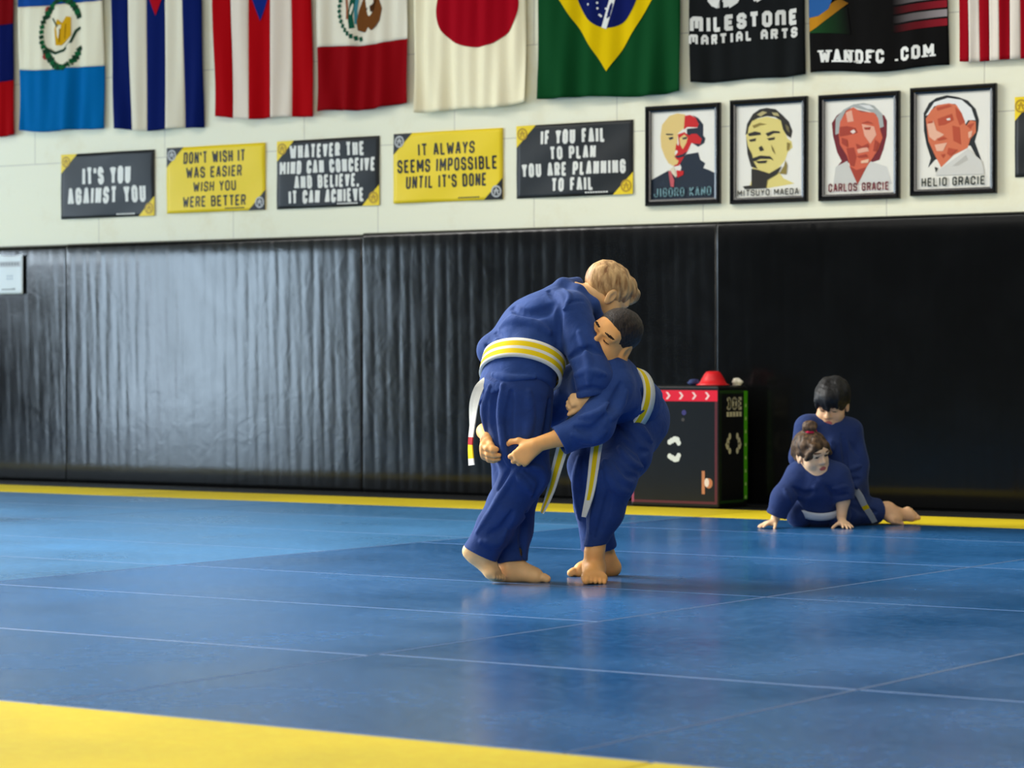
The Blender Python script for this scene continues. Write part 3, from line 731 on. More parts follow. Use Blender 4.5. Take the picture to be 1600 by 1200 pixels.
portrait(1424, 1558, 139, 307, 130, 302, ((130,140),(840,100),(830,1060),(120,1085)), [
  ((34,38,38), [(197,330),(250,230),(320,180),(420,153),(530,173),(620,208),(692,290),(722,400),(712,500),(680,610),(742,795),(690,750),(640,650),(560,650),(300,790),(235,865),(262,770),(222,640),(198,500)]),
  ((244,243,236), [(215,355),(300,222),(430,180),(560,200),(650,280),(682,380),(690,400),(620,400),(590,445),(560,330),(500,240),(400,238),(300,262),(240,345)]),
  (O2, [(218,385),(270,300),(330,250),(440,233),(510,248),(560,330),(600,455),(640,400),(692,412),(692,520),(640,582),(612,672),(480,742),(360,862),(300,740),(240,600)]),
  (D2, [(500,270),(560,332),(592,420),(540,452),(508,360)]), (D2, [(330,385),(470,335),(485,400),(400,445),(340,455)]), (D2, [(470,452),(540,470),(552,640),(480,602)]), (D2, [(605,450),(682,425),(640,490)]),
  (D2, [(320,275),(440,245),(470,262),(380,290),(330,305)]), (L2, [(230,440),(290,400),(320,500),(392,540),(300,602),(250,562)]), (L2, [(300,640),(420,620),(380,702),(320,702)]), (L2, [(620,520),(660,500),(650,560),(625,580)]),
  (D2, [(240,415),(290,405),(285,425),(245,432)]), ((250,240,225), [(415,385),(450,378),(455,398),(425,402)]), (D2, [(320,580),(390,560),(420,580),(340,600)]), (D2, [(360,735),(400,730),(380,770)]), (D2, [(430,670),(520,690),(450,750),(420,730)]),
  ((34,38,38), [(300,855),(332,870),(310,915)]), ((222,219,208), [(350,880),(620,680),(660,720),(745,800),(770,930),(300,940)]), ((200,196,184), [(470,850),(600,740),(620,790),(520,850)])], srgb(247, 243, 228),
  ('HELIO GRaCIE', 175, 775, 955, 1042), srgb(72, 78, 66), 'framed print of a white haired man with a dark outline, rightmost portrait')

# ---- paper notice taped to the padding at the far left
xa, za = wall_at(0, 398, WALL_Y-0.035); xb, zb = wall_at(38, 459, WALL_Y-0.035)
root = thing('notice', 'white paper notice taped to the black padding at the far left', 'sign', ((xa+xb)/2, WALL_Y-0.0445, (za+zb)/2))
w, h = xb-xa, za-zb
sh = sheet_fn(w, h, lambda u, v: 0.004+0.004*math.sin(6*u)*v, lambda u, v: (0, -0.012*math.sin(math.pi*u)*(v > .9)))
d = Deco(); d.rect(0, 0, 1, 1, srgb(232, 240, 238), 0, 10, 14)
o = d.build('paper', sh, M_paper_print, root); so = o.modifiers.new('thickness', 'SOLIDIFY'); so.thickness = 0.0006; so.offset = -1
d = Deco(); d.rect(.06, .68, .90, .82, srgb(200, 203, 202), .0012, 6, 2)
for k in range(7): d.rect(.10+k*.11, .72, .17+k*.11, .79, srgb(150, 155, 155), .002)
for k in range(6): d.rect(.36+.09*(k % 3), .36+.07*(k//3), .41+.09*(k % 3), .40+.07*(k//3), srgb(180, 195, 205), .0012)
for k in range(8): d.rect(.15+k*.07, .10, .20+k*.07, .13+(.015 if k > 5 else 0), srgb(120, 128, 126), .0012)
d.build('printing', sh, M_paper_print, root)
# ------------------------------------------------------------------ printed plyometric box against the padding
def box_things():
    x0 = floor_at(990, 795); x1 = floor_at(1124, 795.2)
    c = wall_at(1124, 600, 12.75)
    xr = c[0]; yb0 = 12.745; W, D, Hh = 0.548, 0.315, 0.655
    root = thing('exercise_box', 'black exercise box with red and green edging standing against the padding', 'box', (xr-W/2, yb0+D/2, 0))
    M_box = mat('black_box_vinyl', srgb(17, 19, 20), 0.3, 0.5, bump=0.15, bscale=6, bdist=0.01)
    bm = bmesh.new(); bm_box(bm, -W/2, W/2, -D/2, D/2, 0, Hh, 0, bevel=0.012, seg=3)
    obj_bm('body', bm, M_box, root, smooth=False)
    M_pr = print_material('printed_box_vinyl', 0.4, 0.4)
    red, mar, wht = srgb(232, 20, 52), srgb(92, 34, 42), srgb(226, 232, 226)
    front = lambda u, v, lift=0.0: ((u-.5)*W, -D/2-0.0006-lift, v*Hh)
    asp = Hh/W
    def X(px): return 1-(1124-px)/134.0
    def Zc(py): return (795-py)/(795-605.0)
    d = Deco()
    d.rect(.02, .872, .985, .962, red, 0)
    for k in range(6):
        cx = X(1107.5-k*19.8)
        for s_ in (-1, 1): d.quad((cx-.032, .917+s_*.030), (cx-.008, .917+s_*.030), (cx+.022, .917), (cx-.002, .917), srgb(250, 214, 210), .0006)
    d.build('arrow_band', front, M_pr, root)
    d = Deco()
    d.rect(.955, .035, .982, .868, mar, 0); d.rect(.02, .035, .955, .055, mar, 0); d.rect(.012, .035, .036, .30, srgb(170, 80, 110), 0.0002); d.rect(.02, .30, .036, .868, mar, 0)
    d.build('edging', front, M_pr, root)
    for (yy, s_) in ((691, 1), (717.5, -1)):       # a pair of bent footprints
        d = Deco()
        v = Zc(yy)
        for (dx, dv, ru, rv) in ((-.06, -.012, .026, .022), (-.035, .0, .03, .023), (0, .012, .036, .024), (.028, .004, .026, .028), (.042, -.018, .024, .022)):
            d.disc(X(1058)+dx, v+dv*s_, ru, rv, wht, .0006+abs(dx)*.001, 20, 2)
        d.build('footprint_mark', front, M_pr, root)
    d = Deco()
    u = X(1021)
    d.rect(u-.06, Zc(668), u+.004, Zc(637), wht, 0); d.disc(u-.012, Zc(673), .018, .018, wht, .0004, 14, 1); d.poly([(u-.05, Zc(689)), (u+.012, Zc(688)), (u+.014, Zc(681)), (u-.01, Zc(677)), (u-.05, Zc(678))], wht, .0002)
    d.build('white_mark', front, M_pr, root)
    d = Deco(); d.disc(X(1071.5), Zc(647), .026, .022, srgb(62, 58, 120), 0, 20, 2); d.disc(X(1070), Zc(658), .018, .015, srgb(70, 66, 64), 0, 16, 2)
    d.build('round_mark', front, M_pr, root)
    d = Deco(); tan = srgb(196, 128, 86)
    d.rect(X(1098.5), Zc(773), X(1103), Zc(737), tan, 0); d.disc(X(1109), Zc(756), .042, .042, tan, .0003, 20, 2); d.disc(X(1106), Zc(755), .026, .036, srgb(238, 222, 208), .0008, 20, 2); d.disc(X(1111), Zc(756), .012, .012, srgb(206, 120, 80), .0012, 12, 1)
    d.build('tan_mark', front, M_pr, root)
    side = lambda u, v, lift=0.0: (W/2+0.0006+lift, (u-.5)*D, v*Hh)
    g, g2, dg = srgb(84, 190, 20), srgb(190, 235, 130), srgb(36, 70, 24)
    d = Deco()
    d.rect(.86, .06, .985, .955, g, 0)
    d.rect(.02, .935, .86, .962, dg, 0); d.rect(.02, .04, .86, .062, dg, 0); d.rect(.02, .062, .085, .935, srgb(28, 46, 26), 0)
    d.build('green_edging', side, M_pr, root)
    d = Deco()
    for k in range(8): d.disc(.922, .835-k*.108, .030, .016, g2, .0006, 14, 1)
    d.build('light_spot', side, M_pr, root)
    cr = srgb(226, 222, 190)
    d = Deco(); text(d, '30E', .26, .80, .80, .905, cr, 0, Hh/D, 0.26, gap=.25)
    for k in range(5): d.rect(.26+k*.108, .745, .345+k*.108, .785, cr, 0)
    d.build('lettering', side, M_pr, root)
    for s_ in (-1, 1):
        d = Deco(); c_ = .50
        d.quad((c_+s_*.20, .56), (c_+s_*.28, .52), (c_+s_*.24, .48), (c_+s_*.15, .50), cr, 0)
        for (dx, v, ru, rv) in ((.13, .585, .05, .028), (.19, .545, .055, .03), (.20, .505, .05, .03), (.13, .465, .055, .026)): d.disc(c_+s_*dx, v, ru*.9, rv, cr, .0004, 16, 2)
        d.build('curved_mark', side, M_pr, root)

    # things lying on the box
    M_cone = mat('red_plastic', srgb(236, 26, 34), 0.4, 0.5)
    p = wall_at(1114, 600, 12.90)
    cone = thing('marker_cone', 'red plastic marker cone lying on top of the black box', 'cone', (p[0], 12.90, Hh))
    bm = bmesh.new(); prof = [(0.088, 0.0), (0.09, 0.004), (0.074, 0.012), (0.062, 0.034), (0.046, 0.062), (0.036, 0.073), (0.024, 0.077)]
    rings = [[bm.verts.new((r*math.cos(2*math.pi*k/40), r*math.sin(2*math.pi*k/40), z)) for k in range(40)] for r, z in prof]
    for a, b_ in zip(rings[:-1], rings[1:]):
        for k in range(40): bm.faces.new((a[k], a[(k+1) % 40], b_[(k+1) % 40], b_[k]))
    o = obj_bm('cone_shell', bm, M_cone, cone, smooth=True); so = o.modifiers.new('t', 'SOLIDIFY'); so.thickness = 0.003; so.offset = -1
    def blob(name, label, cat, px, Y, r, color, seed):
        p = wall_at(px, 600, Y); bm = bmesh.new(); bmesh.ops.create_icosphere(bm, subdivisions=3, radius=1)
        rs = random.Random(seed); ph = [rs.uniform(0, 6) for _ in range(3)]
        for v in bm.verts:
            k = 1+.18*math.sin(4*v.co.x+ph[0])+.14*math.sin(5*v.co.y+ph[1])+.1*math.sin(7*v.co.z+ph[2])
            z = max(v.co.z, -0.72)
            v.co = Vector((v.co.x*r[0]*k, v.co.y*r[1]*k, (z+0.72)*r[2]))
        o = obj_bm(name, bm, mat(name+'_fabric', color, 0.8, bump=0.3, bscale=60), smooth=True); o.location = (p[0], Y, Hh); tag(o, label, cat)
    blob('blue_cloth', 'dark blue crumpled cloth left of the red cone on the box', 'cloth', 1084, 12.9, (.04, .03, .020), srgb(48, 62, 110), 4)
    blob('white_cloth', 'small white crumpled cloth on the box, right of the red cone', 'cloth', 1152, 12.98, (.030, .028, .024), srgb(228, 222, 200), 9)
box_things()
# ------------------------------------------------------------------ implicit-surface modelling of bodies and cloth
def V3(*a): return np.array(a, dtype=np.float64)
def nrm(v):
    v = np.asarray(v, float); return v/ (np.linalg.norm(v) or 1.0)

class P:
    """one primitive: fn(points)->distance, bounding sphere (c, R), operation and blend radius k"""
    __slots__ = ('fn', 'c', 'R', 'op', 'k')
    def __init__(s, fn, c, R, op='add', k=0.02): s.fn, s.c, s.R, s.op, s.k = fn, np.asarray(c, float), R, op, k

def cap(a, b, ra, rb=None, k=0.02, op='add', flat=None):
    a, b = np.asarray(a, float), np.asarray(b, float); rb = ra if rb is None else rb
    if flat is not None: n, s = nrm(flat[0]), flat[1]
    ab = b-a; L2 = float(ab@ab) or 1e-12
    def fn(X):
        if flat is not None:
            aa, bb = a, b
            q = X-a; q = q + (s-1)*(q@n)[:, None]*n
            ab2 = ab + (s-1)*(ab@n)*n; l2 = float(ab2@ab2) or 1e-12
            t = np.clip((q@ab2)/l2, 0, 1)
            d = np.linalg.norm(q - t[:, None]*ab2, axis=1) - (ra+(rb-ra)*t)
            return d/ (s if s > 1 else 1.0)
        q = X-a; t = np.clip((q@ab)/L2, 0, 1)
        return np.linalg.norm(q - t[:, None]*ab, axis=1) - (ra+(rb-ra)*t)
    ext = max(ra, rb) * (1.0/min(1.0, flat[1]) if flat is not None else 1.0)
    return P(fn, (a+b)/2, math.sqrt(L2)/2 + ext, op, k)
def sph(c, r, k=0.02, op='add'): return cap(c, np.asarray(c, float)+1e-6, r, r, k, op)
def ell(c, axes, radii, k=0.02, op='add'):
    c = np.asarray(c, float); A = np.array([nrm(x) for x in axes]); r = np.array(radii, float)
    def fn(X):
        q = (X-c)@A.T
        k0 = np.linalg.norm(q/r, axis=1); k1 = np.linalg.norm(q/(r*r), axis=1)+1e-9
        return k0*(k0-1.0)/k1
    return P(fn, c, float(r.max()), op, k)
def chain(pts, radii, k=0.02, op='add', flat=None):
    return [cap(pts[i], pts[i+1], radii[i], radii[i+1], k, op, flat) for i in range(len(pts)-1)]
def cut(p, n, k=0.004):
    """removes everything on the side n points to"""
    p, n = np.asarray(p, float), nrm(n)
    return P(lambda X: (X-p)@n, p, 1e9, 'cut', k)
def group(prims, op='add', k=0.02):
    c = np.mean([p.c for p in prims if p.op == 'add'], axis=0)
    R = max(np.linalg.norm(p.c-c)+p.R for p in prims if p.op == 'add')
    return P(lambda X: evaluate(prims, X), c, R, op, k)
def tube(a, b, ra, rb, wall=0.009, depth=0.05, tilt=None, k=0.03, mids=None):
    """a sleeve or trouser leg that ends open at b"""
    a, b = np.asarray(a, float), np.asarray(b, float)
    pts = [a] + [np.asarray(m[0], float) for m in (mids or [])] + [b]
    rr = [ra] + [m[1] for m in (mids or [])] + [rb]
    d = nrm(pts[-1]-pts[-2])
    pr = chain(pts, rr, 0.035)
    pr.append(cap(b, b+d*rb, rb, rb, 0.01))
    pr.append(cut(b, nrm(d + (0 if tilt is None else np.asarray(tilt, float))), 0.003))
    pr.append(cap(b-d*depth, b+d*rb*2.5, max(rb-wall-0.004, .004), rb-wall+0.002, 0.004, 'sub'))
    return group(pr, 'add', k)
def fold(pts, w, amp):
    """raised (amp > 0) or sunken (amp < 0) crease along a polyline"""
    pts = [np.asarray(p, float) for p in pts]
    c = np.mean(pts, axis=0); R = max(np.linalg.norm(p-c) for p in pts) + 3*w
    def fn(X):
        best = np.full(len(X), 1e9)
        n = len(pts)-1
        for i in range(n):
            a, b = pts[i], pts[i+1]; ab = b-a; t = np.clip(((X-a)@ab)/float(ab@ab), 0, 1)
            g = (i+t)/n
            dd = np.linalg.norm(X-a-t[:, None]*ab, axis=1)
            best = np.minimum(best, dd/np.maximum(0.25, 4*g*(1-g))**0.5)
        return amp*np.exp(-(best/w)**2)
    return P(fn, c, R, 'fold', 0)
def ripple(c, R, amp, freq, seed, stretch=(1, 1, 1)):
    rs = np.random.RandomState(seed); D = rs.normal(size=(5, 3)); D /= np.linalg.norm(D, axis=1)[:, None]; ph = rs.uniform(0, 6.28, 5)
    D = D*np.array(stretch)
    c = np.asarray(c, float)
    def fn(X):
        q = X-c; s = 0
        wv = np.sin(q@D[3]*freq*0.7+ph[3])*1.3
        for i in range(3): s = s + np.sin(q@D[i]*freq*(1+.35*i)+ph[i]+wv)/(1+.3*i)
        m = np.clip(1.6*(1-np.linalg.norm(q, axis=1)/R), 0, 1)
        return amp*s*m*0.5
    return P(fn, c, R, 'fold', 0)

def smin(a, b, k):
    if k <= 1e-6: return np.minimum(a, b)
    h = np.clip(0.5+0.5*(b-a)/k, 0, 1)
    return b*(1-h)+a*h-k*h*(1-h)
def evaluate(prims, X):
    d = np.full(len(X), 10.0)
    for p in prims:
        if p.op == 'add': d = smin(d, p.fn(X), p.k)
        elif p.op == 'sub': d = -smin(-d, p.fn(X), p.k)
        elif p.op == 'cut': d = -smin(-d, -p.fn(X), p.k)
        elif p.op == 'fold': d = d - p.fn(X)
    return d

def surface(prims, h):
    """naive surface nets over a block-sparse grid -> vertices, quads"""
    adds = [p for p in prims if p.op == 'add']
    lo = np.min([p.c-p.R for p in adds], axis=0)-3*h; hi = np.max([p.c+p.R for p in adds], axis=0)+3*h
    B = 10
    nb = np.ceil((hi-lo)/(h*B)).astype(int)
    N = nb*B
    vals = np.ones(N, dtype=np.float32)
    half = h*B*math.sqrt(3)/2
    bi = np.stack(np.meshgrid(*[np.arange(n) for n in nb], indexing='ij'), -1).reshape(-1, 3)
    cen = lo + (bi*B + (B-1)/2.0)*h
    dc = evaluate(prims, cen)
    lb = np.stack([np.linalg.norm(cen-p.c, axis=1)-p.R if p.R < 1e8 else np.full(len(cen), -1.0) for p in prims], 1)
    loc = np.stack(np.meshgrid(*[np.arange(B)]*3, indexing='ij'), -1).reshape(-1, 3)*h
    for i, b in enumerate(bi):
        sl = tuple(slice(b[k]*B, b[k]*B+B) for k in range(3))
        if abs(dc[i]) > half*1.5+0.012:
            vals[sl] = 1.0 if dc[i] > 0 else -1.0; continue
        X = lo + b*B*h + loc
        use = [p for j, p in enumerate(prims) if p.op == 'cut' or lb[i, j] < ((abs(dc[i])+2*half+p.k*1.5) if p.op == 'add' else half+p.k+0.01)]
        vals[sl] = evaluate(use, X).reshape(B, B, B)
    ins = vals < 0
    nx, ny, nz = N
    cnt = np.zeros((nx-1, ny-1, nz-1), np.int8)
    for dx in (0, 1):
        for dy in (0, 1):
            for dz in (0, 1):
                cnt += ins[dx:nx-1+dx, dy:ny-1+dy, dz:nz-1+dz]
    ci = np.argwhere((cnt > 0) & (cnt < 8))
    idx = np.full(cnt.shape, -1, np.int32); idx[tuple(ci.T)] = np.arange(len(ci))
    acc = np.zeros((len(ci), 3)); num = np.zeros(len(ci))
    for ax in range(3):
        o1, o2 = [(1, 2), (0, 2), (0, 1)][ax]
        for u in (0, 1):
            for v in (0, 1):
                a = ci.copy(); a[:, o1] += u; a[:, o2] += v
                b = a.copy(); b[:, ax] += 1
                va = vals[tuple(a.T)].astype(float); vb = vals[tuple(b.T)].astype(float)
                m = (va < 0) != (vb < 0)
                t = np.where(m, va/np.where(m, va-vb, 1), 0)
                p = (a-ci).astype(float); p[:, ax] += t
                acc[m] += p[m]; num[m] += 1
    verts = lo + (ci + acc/num[:, None])*h
    quads = []
    for ax in range(3):
        o1, o2 = [(1, 2), (2, 0), (0, 1)][ax]
        sl0 = [slice(0, n) for n in N]; sl1 = [slice(0, n) for n in N]
        sl0[ax] = slice(0, N[ax]-1); sl1[ax] = slice(1, N[ax])
        ch = ins[tuple(sl0)] != ins[tuple(sl1)]
        e = np.argwhere(ch)
        e = e[(e[:, o1] > 0) & (e[:, o2] > 0) & (e[:, o1] < N[o1]-1) & (e[:, o2] < N[o2]-1)]
        q = []
        for (du, dv) in ((-1, -1), (0, -1), (0, 0), (-1, 0)):
            c = e.copy(); c[:, o1] += du; c[:, o2] += dv; q.append(idx[tuple(c.T)])
        q = np.stack(q, 1)
        flip = ~ins[tuple(e.T)]
        q[flip] = q[flip][:, ::-1]
        quads.append(q)
    return verts, np.concatenate(quads)

def mesh_from(name, prims, h, mats, parent, regions=None, smooth_it=1, keep=True):
    v, q = surface(prims, h)
    if keep:                                             # drop stray islands, keep the one continuous surface
        par = np.arange(len(v))
        for _ in range(400):
            m = par[q].min(axis=1); old = par.copy()
            for c in range(4): np.minimum.at(par, q[:, c], m)
            par = par[par]
            if (par == old).all(): break
        u, n = np.unique(par, return_counts=True)
        big = u[n.argmax()]; kv = par == big
        new = np.cumsum(kv)-1; q = new[q[kv[q[:, 0]]]]; v = v[kv]
    for _ in range(smooth_it):                           # light Laplacian pass
        s = np.zeros_like(v); n = np.zeros(len(v))
        for a, b in ((0, 1), (1, 2), (2, 3), (3, 0)):
            np.add.at(s, q[:, a], v[q[:, b]]); np.add.at(n, q[:, a], 1)
            np.add.at(s, q[:, b], v[q[:, a]]); np.add.at(n, q[:, b], 1)
        v = v*0.5 + 0.5*s/n[:, None]
    me = bpy.data.meshes.new(name)
    me.vertices.add(len(v)); me.vertices.foreach_set('co', v.astype(np.float32).ravel())
    me.loops.add(q.size); me.loops.foreach_set('vertex_index', q.astype(np.int32).ravel())
    me.polygons.add(len(q)); me.polygons.foreach_set('loop_start', np.arange(0, q.size, 4, dtype=np.int32))
    try: me.polygons.foreach_set('loop_total', np.full(len(q), 4, dtype=np.int32))
    except Exception: pass
    me.update(calc_edges=True); me.validate()
    o = link(name, me, mats, parent, smooth=True)
    if regions:
        fc = v[q].mean(axis=1); mi = np.zeros(len(q), np.int32)
        for prim, m in regions: mi[prim.fn(fc) < 0] = m
        if len(me.polygons) == len(q): me.polygons.foreach_set('material_index', mi)
    return o

# ------------------------------------------------------------------ anatomy
class HeadFrame:
    def __init__(s, c, f, u, scale=1.0):
        s.c = np.asarray(c, float); s.f = nrm(f); u = np.asarray(u, float); s.u = nrm(u - (u@s.f)*s.f); s.r = np.cross(s.f, s.u); s.s = scale
    def p(s, f, r, u): return s.c + s.s*(f*s.f + r*s.r + u*s.u)
    @property
    def axes(s): return (s.f, s.r, s.u)
def head(F, neck_to, neck_r=0.042, ears=(1, 1), ear=1.0):
    k = F.s; A = F.axes
    e = lambda f, r, u, rf, rr, ru, kk=0.02, op='add': ell(F.p(f, r, u), A, (rf*k, rr*k, ru*k), kk*k, op)
    c = lambda a, b, ra, rb=None, kk=0.012, op='add': cap(F.p(*a), F.p(*b), ra*k, (ra if rb is None else rb)*k, kk*k, op)
    L = [e(-.012, 0, .03, .094, .074, .080), e(.022, 0, -.030, .064, .060, .078, .03), e(.055, 0, -.088, .026, .028, .020, .03),
         e(.045, .036, -.036, .034, .030, .032, .025), e(.045, -.036, -.036, .034, .030, .032, .025),
         e(.066, 0, .030, .024, .050, .026, .03),
         c((.086, 0, .008), (.101, 0, -.026), .008, .0115, .012), c((.088, .013, -.032), (.088, -.013, -.032), .008, .008, .008),
         c((.083, .016, -.058), (.083, -.016, -.058), .0085, .0085, .010), c((.082, .013, -.068), (.082, -.013, -.068), .0085, .0085, .008),
         c((.096, .016, -.063), (.096, -.016, -.063), .002, .002, .004, 'sub')]
    for s in (1, -1):
        L += [e(.090, s*.031, .004, .016, .019, .013, .016, 'sub'), e(.072, s*.031, .003, .0145, .0165, .0125, .006),
              c((.086, s*.018, .020), (.076, s*.048, .020), .007, .006, .014)]
    for i, s in enumerate((1, -1)):
        if ears[i]:
            L += [group([e(-.012, s*.074, -.012, .020*ear, .009*ear, .031*ear, .006), e(-.006, s*(.074+.009*ear), -.010, .012*ear, .008, .020*ear, .006, 'sub'), e(-.010, s*.072, -.040, .010, .007, .010, .008)], 'add', .006*k)]
    if neck_to is not None: L.append(cap(F.p(-.030, 0, -.055), neck_to, neck_r*k, neck_r*k*1.12, 0.03))
    return L
def face_regions(F, lids=False):
    A = F.axes; k = F.s
    R = []
    for s in (1, -1):
        R.append((ell(F.p(.084, s*.033, .026), A, (.03*k, .021*k, .0048*k)), 1))
        R.append((ell(F.p(.085, s*.031, .0015 if not lids else -.003), A, (.03*k, .0145*k, (.0058 if not lids else .003)*k)), 2))
    R.append((ell(F.p(.092, 0, -.063), A, (.02*k, .021*k, .010*k)), 3))
    return R
def hand(w, x, z, right, size=0.135, curl=(0.5, 0.6, 0.4), spread=0.10, thumb=(0.7, 0.25, 0.2), tuck=0.0):
    """w wrist, x towards the fingers, z out of the back of the hand"""
    w = np.asarray(w, float); x = nrm(x); z = np.asarray(z, float); z = nrm(z-(z@x)*x); y = np.cross(z, x)*(1 if right else -1)
    S = size/0.135
    L = []
    kn = []
    offs = (.021, .0072, -.0066, -.0195); lens = (.047, .053, .049, .039); reach = (.064, .067, .064, .058)
    for o, r in zip(offs, reach):
        m = w + S*(x*r + y*o + z*.002); kn.append(m)
        L.append(cap(w + S*(x*.012 + y*o*.55), m, .0125*S, .0102*S, .014*S, 'add', (z, 1.15)))
    L.append(cap(w + S*(x*.02+y*.012-z*.006), w+S*(x*.045+y*.02-z*.006), .011*S, .010*S, .012*S))
    for i, (m, l) in enumerate(zip(kn, lens)):
        c = curl[i] if isinstance(curl[0], (tuple, list)) else curl
        side = spread*(1.5-i)/1.5
        d0 = nrm(x + y*side); p = m; ang = 0; r = (.0084, .0084, .0080, .0072)[i]*S
        pr = []
        for j, (a, f) in enumerate(zip(c, (.45, .31, .26))):
            ang += a
            d = d0*math.cos(ang) - z*math.sin(ang) ; d = nrm(d - y*tuck*math.sin(ang)*(1.5-i)/3)
            q = p + d*l*f*S*1.06
            pr.append(cap(p, q, r*(1-.07*j), r*(1-.07*(j+1)), .003*S)); p = q
        L.append(group(pr, 'add', .0035*S))
    sp, a1, a2 = thumb
    b = w + S*(x*.016 + y*.016 - z*.004)
    d = nrm(x*math.cos(sp) + y*math.sin(sp) - z*.25); m = b + d*.034*S
    d2 = nrm(x*math.cos(sp-a1) + y*math.sin(sp-a1) - z*(.25+a1*.4)); q = m + d2*.027*S
    d3 = nrm(x*math.cos(sp-a1-a2) + y*math.sin(sp-a1-a2) - z*(.25+a1*.4+a2*.4)); t = q + d3*.021*S
    L.append(group([cap(b, m, .0125*S, .0102*S, .006*S), cap(m, q, .0096*S, .0088*S, .004*S), cap(q, t, .0086*S, .0074*S, .004*S)], 'add', .010*S))
    return L
def foot(ankle, heel, x, up, L_, side, toes_up=0.0, r=0.030):
    """ankle = joint above, heel = centre of the heel pad, x towards the toes, side = +1 when the big toe lies towards up x x"""
    x = nrm(x); up = np.asarray(up, float); up = nrm(up-(up@x)*x); y = np.cross(up, x)*side
    S = L_/0.19
    h = np.asarray(heel, float)
    bm_, bl = h + S*(x*.116 + y*.022 - up*.006), h + S*(x*.100 - y*.026 - up*.010)
    L = [cap(h - x*.004*S, h+x*.01*S, .027*S, .026*S, .02), cap(h, bl, .022*S, .018*S, .03), cap(h+up*.008*S+x*.02*S, bm_, .026*S, .019*S, .03),
         cap(h + S*(x*.03+up*.030), h + S*(x*.10+up*.004+y*.008), .026*S, .018*S, .035), cap(np.asarray(ankle, float), h + S*(x*.022+up*.024), r, .031*S, .03),
         sph(h+S*(x*.018+up*.036+y*.024), .011*S, .02), sph(h+S*(x*.012+up*.032-y*.024), .011*S, .02), cap(bm_, bl, .017*S, .0145*S, .02)]
    nt = nrm(x + up*toes_up)
    for i in range(5):
        t = i/4.0
        base = bm_*(1-t) + bl*t + y*S*(.005-.012*t) + x*S*.008
        ln = (.026, .027, .024, .020, .016)[i]*S; rr = (.0140, .0092, .0088, .0084, .0080)[i]*S
        base = base - up*S*(.006+.004*t)
        dirv = nrm(nt - y*.16*(t-.3))
        mid = base + dirv*ln*.62 + up*.003*S; tip = base + dirv*ln - up*.002*S
        L.append(group([cap(base, mid, rr, rr*.95, .004), cap(mid, tip, rr*.98, rr*.95, .004)], 'add', .0025))
    return L

# cloth band that hugs an implicit body in a plane, with stripes
def belt_loop(name, prims, c, axis, ref, width, mats, stripes, parent, thick=0.004, rmax=0.35, n=72, wav=0.0, a0=0, a1=360, lift=0.002):
    c = np.asarray(c, float); ax = nrm(axis); e1 = np.asarray(ref, float); e1 = nrm(e1-(e1@ax)*ax); e2 = np.cross(ax, e1)
    closed = (a1-a0) >= 360
    th = np.radians(a0+(a1-a0)*np.arange(n+(0 if closed else 1))/n)
    D = np.cos(th)[:, None]*e1+np.sin(th)[:, None]*e2
    # stripes: list of (w0, w1, material) over -0.5..0.5
    edges = sorted({s[0] for s in stripes} | {s[1] for s in stripes})
    rows = []
    for w in edges:
        o = c + ax*(w*width)
        r = np.full(len(th), rmax)
        for _ in range(60):
            X = o + D*r[:, None] + ax*(wav*np.sin(3*th))[:, None]
            d = evaluate(prims, X); r = np.maximum(0.01, r-0.85*d)
        rows.append((o, r))
    rm = np.max([r for _, r in rows], axis=0)
    for _ in range(3): rm = (np.roll(rm, 1)+2*rm+np.roll(rm, -1))/4 if closed else rm
    V, F, MI = [], [], []
    m = len(th); ne = len(edges)
    for layer in (lift+thick, lift-0.004):
        for w, (o, r) in zip(edges, rows):
            rr = np.maximum(0.7*rm+0.3*r, r) + layer
            V += list(o + D*rr[:, None] + ax*(wav*np.sin(3*th))[:, None])
    def vi(l, e, i): return (l*ne+e)*m + (i % m)
    for i in range(m if closed else m-1):
        for e in range(ne-1):
            mid = (edges[e]+edges[e+1])/2; mi = next(s[2] for s in stripes if s[0] <= mid <= s[1])
            F.append((vi(0, e, i), vi(0, e, i+1), vi(0, e+1, i+1), vi(0, e+1, i))); MI.append(mi)
        F.append((vi(0, 0, i), vi(1, 0, i), vi(1, 0, i+1), vi(0, 0, i+1))); MI.append(stripes[0][2])
        F.append((vi(0, ne-1, i), vi(0, ne-1, i+1), vi(1, ne-1, i+1), vi(1, ne-1, i))); MI.append(stripes[-1][2])
    me = bpy.data.meshes.new(name); me.from_pydata([tuple(v) for v in V], [], F); me.update()
    me.polygons.foreach_set('material_index', MI)
    return link(name, me, mats, parent, smooth=True)
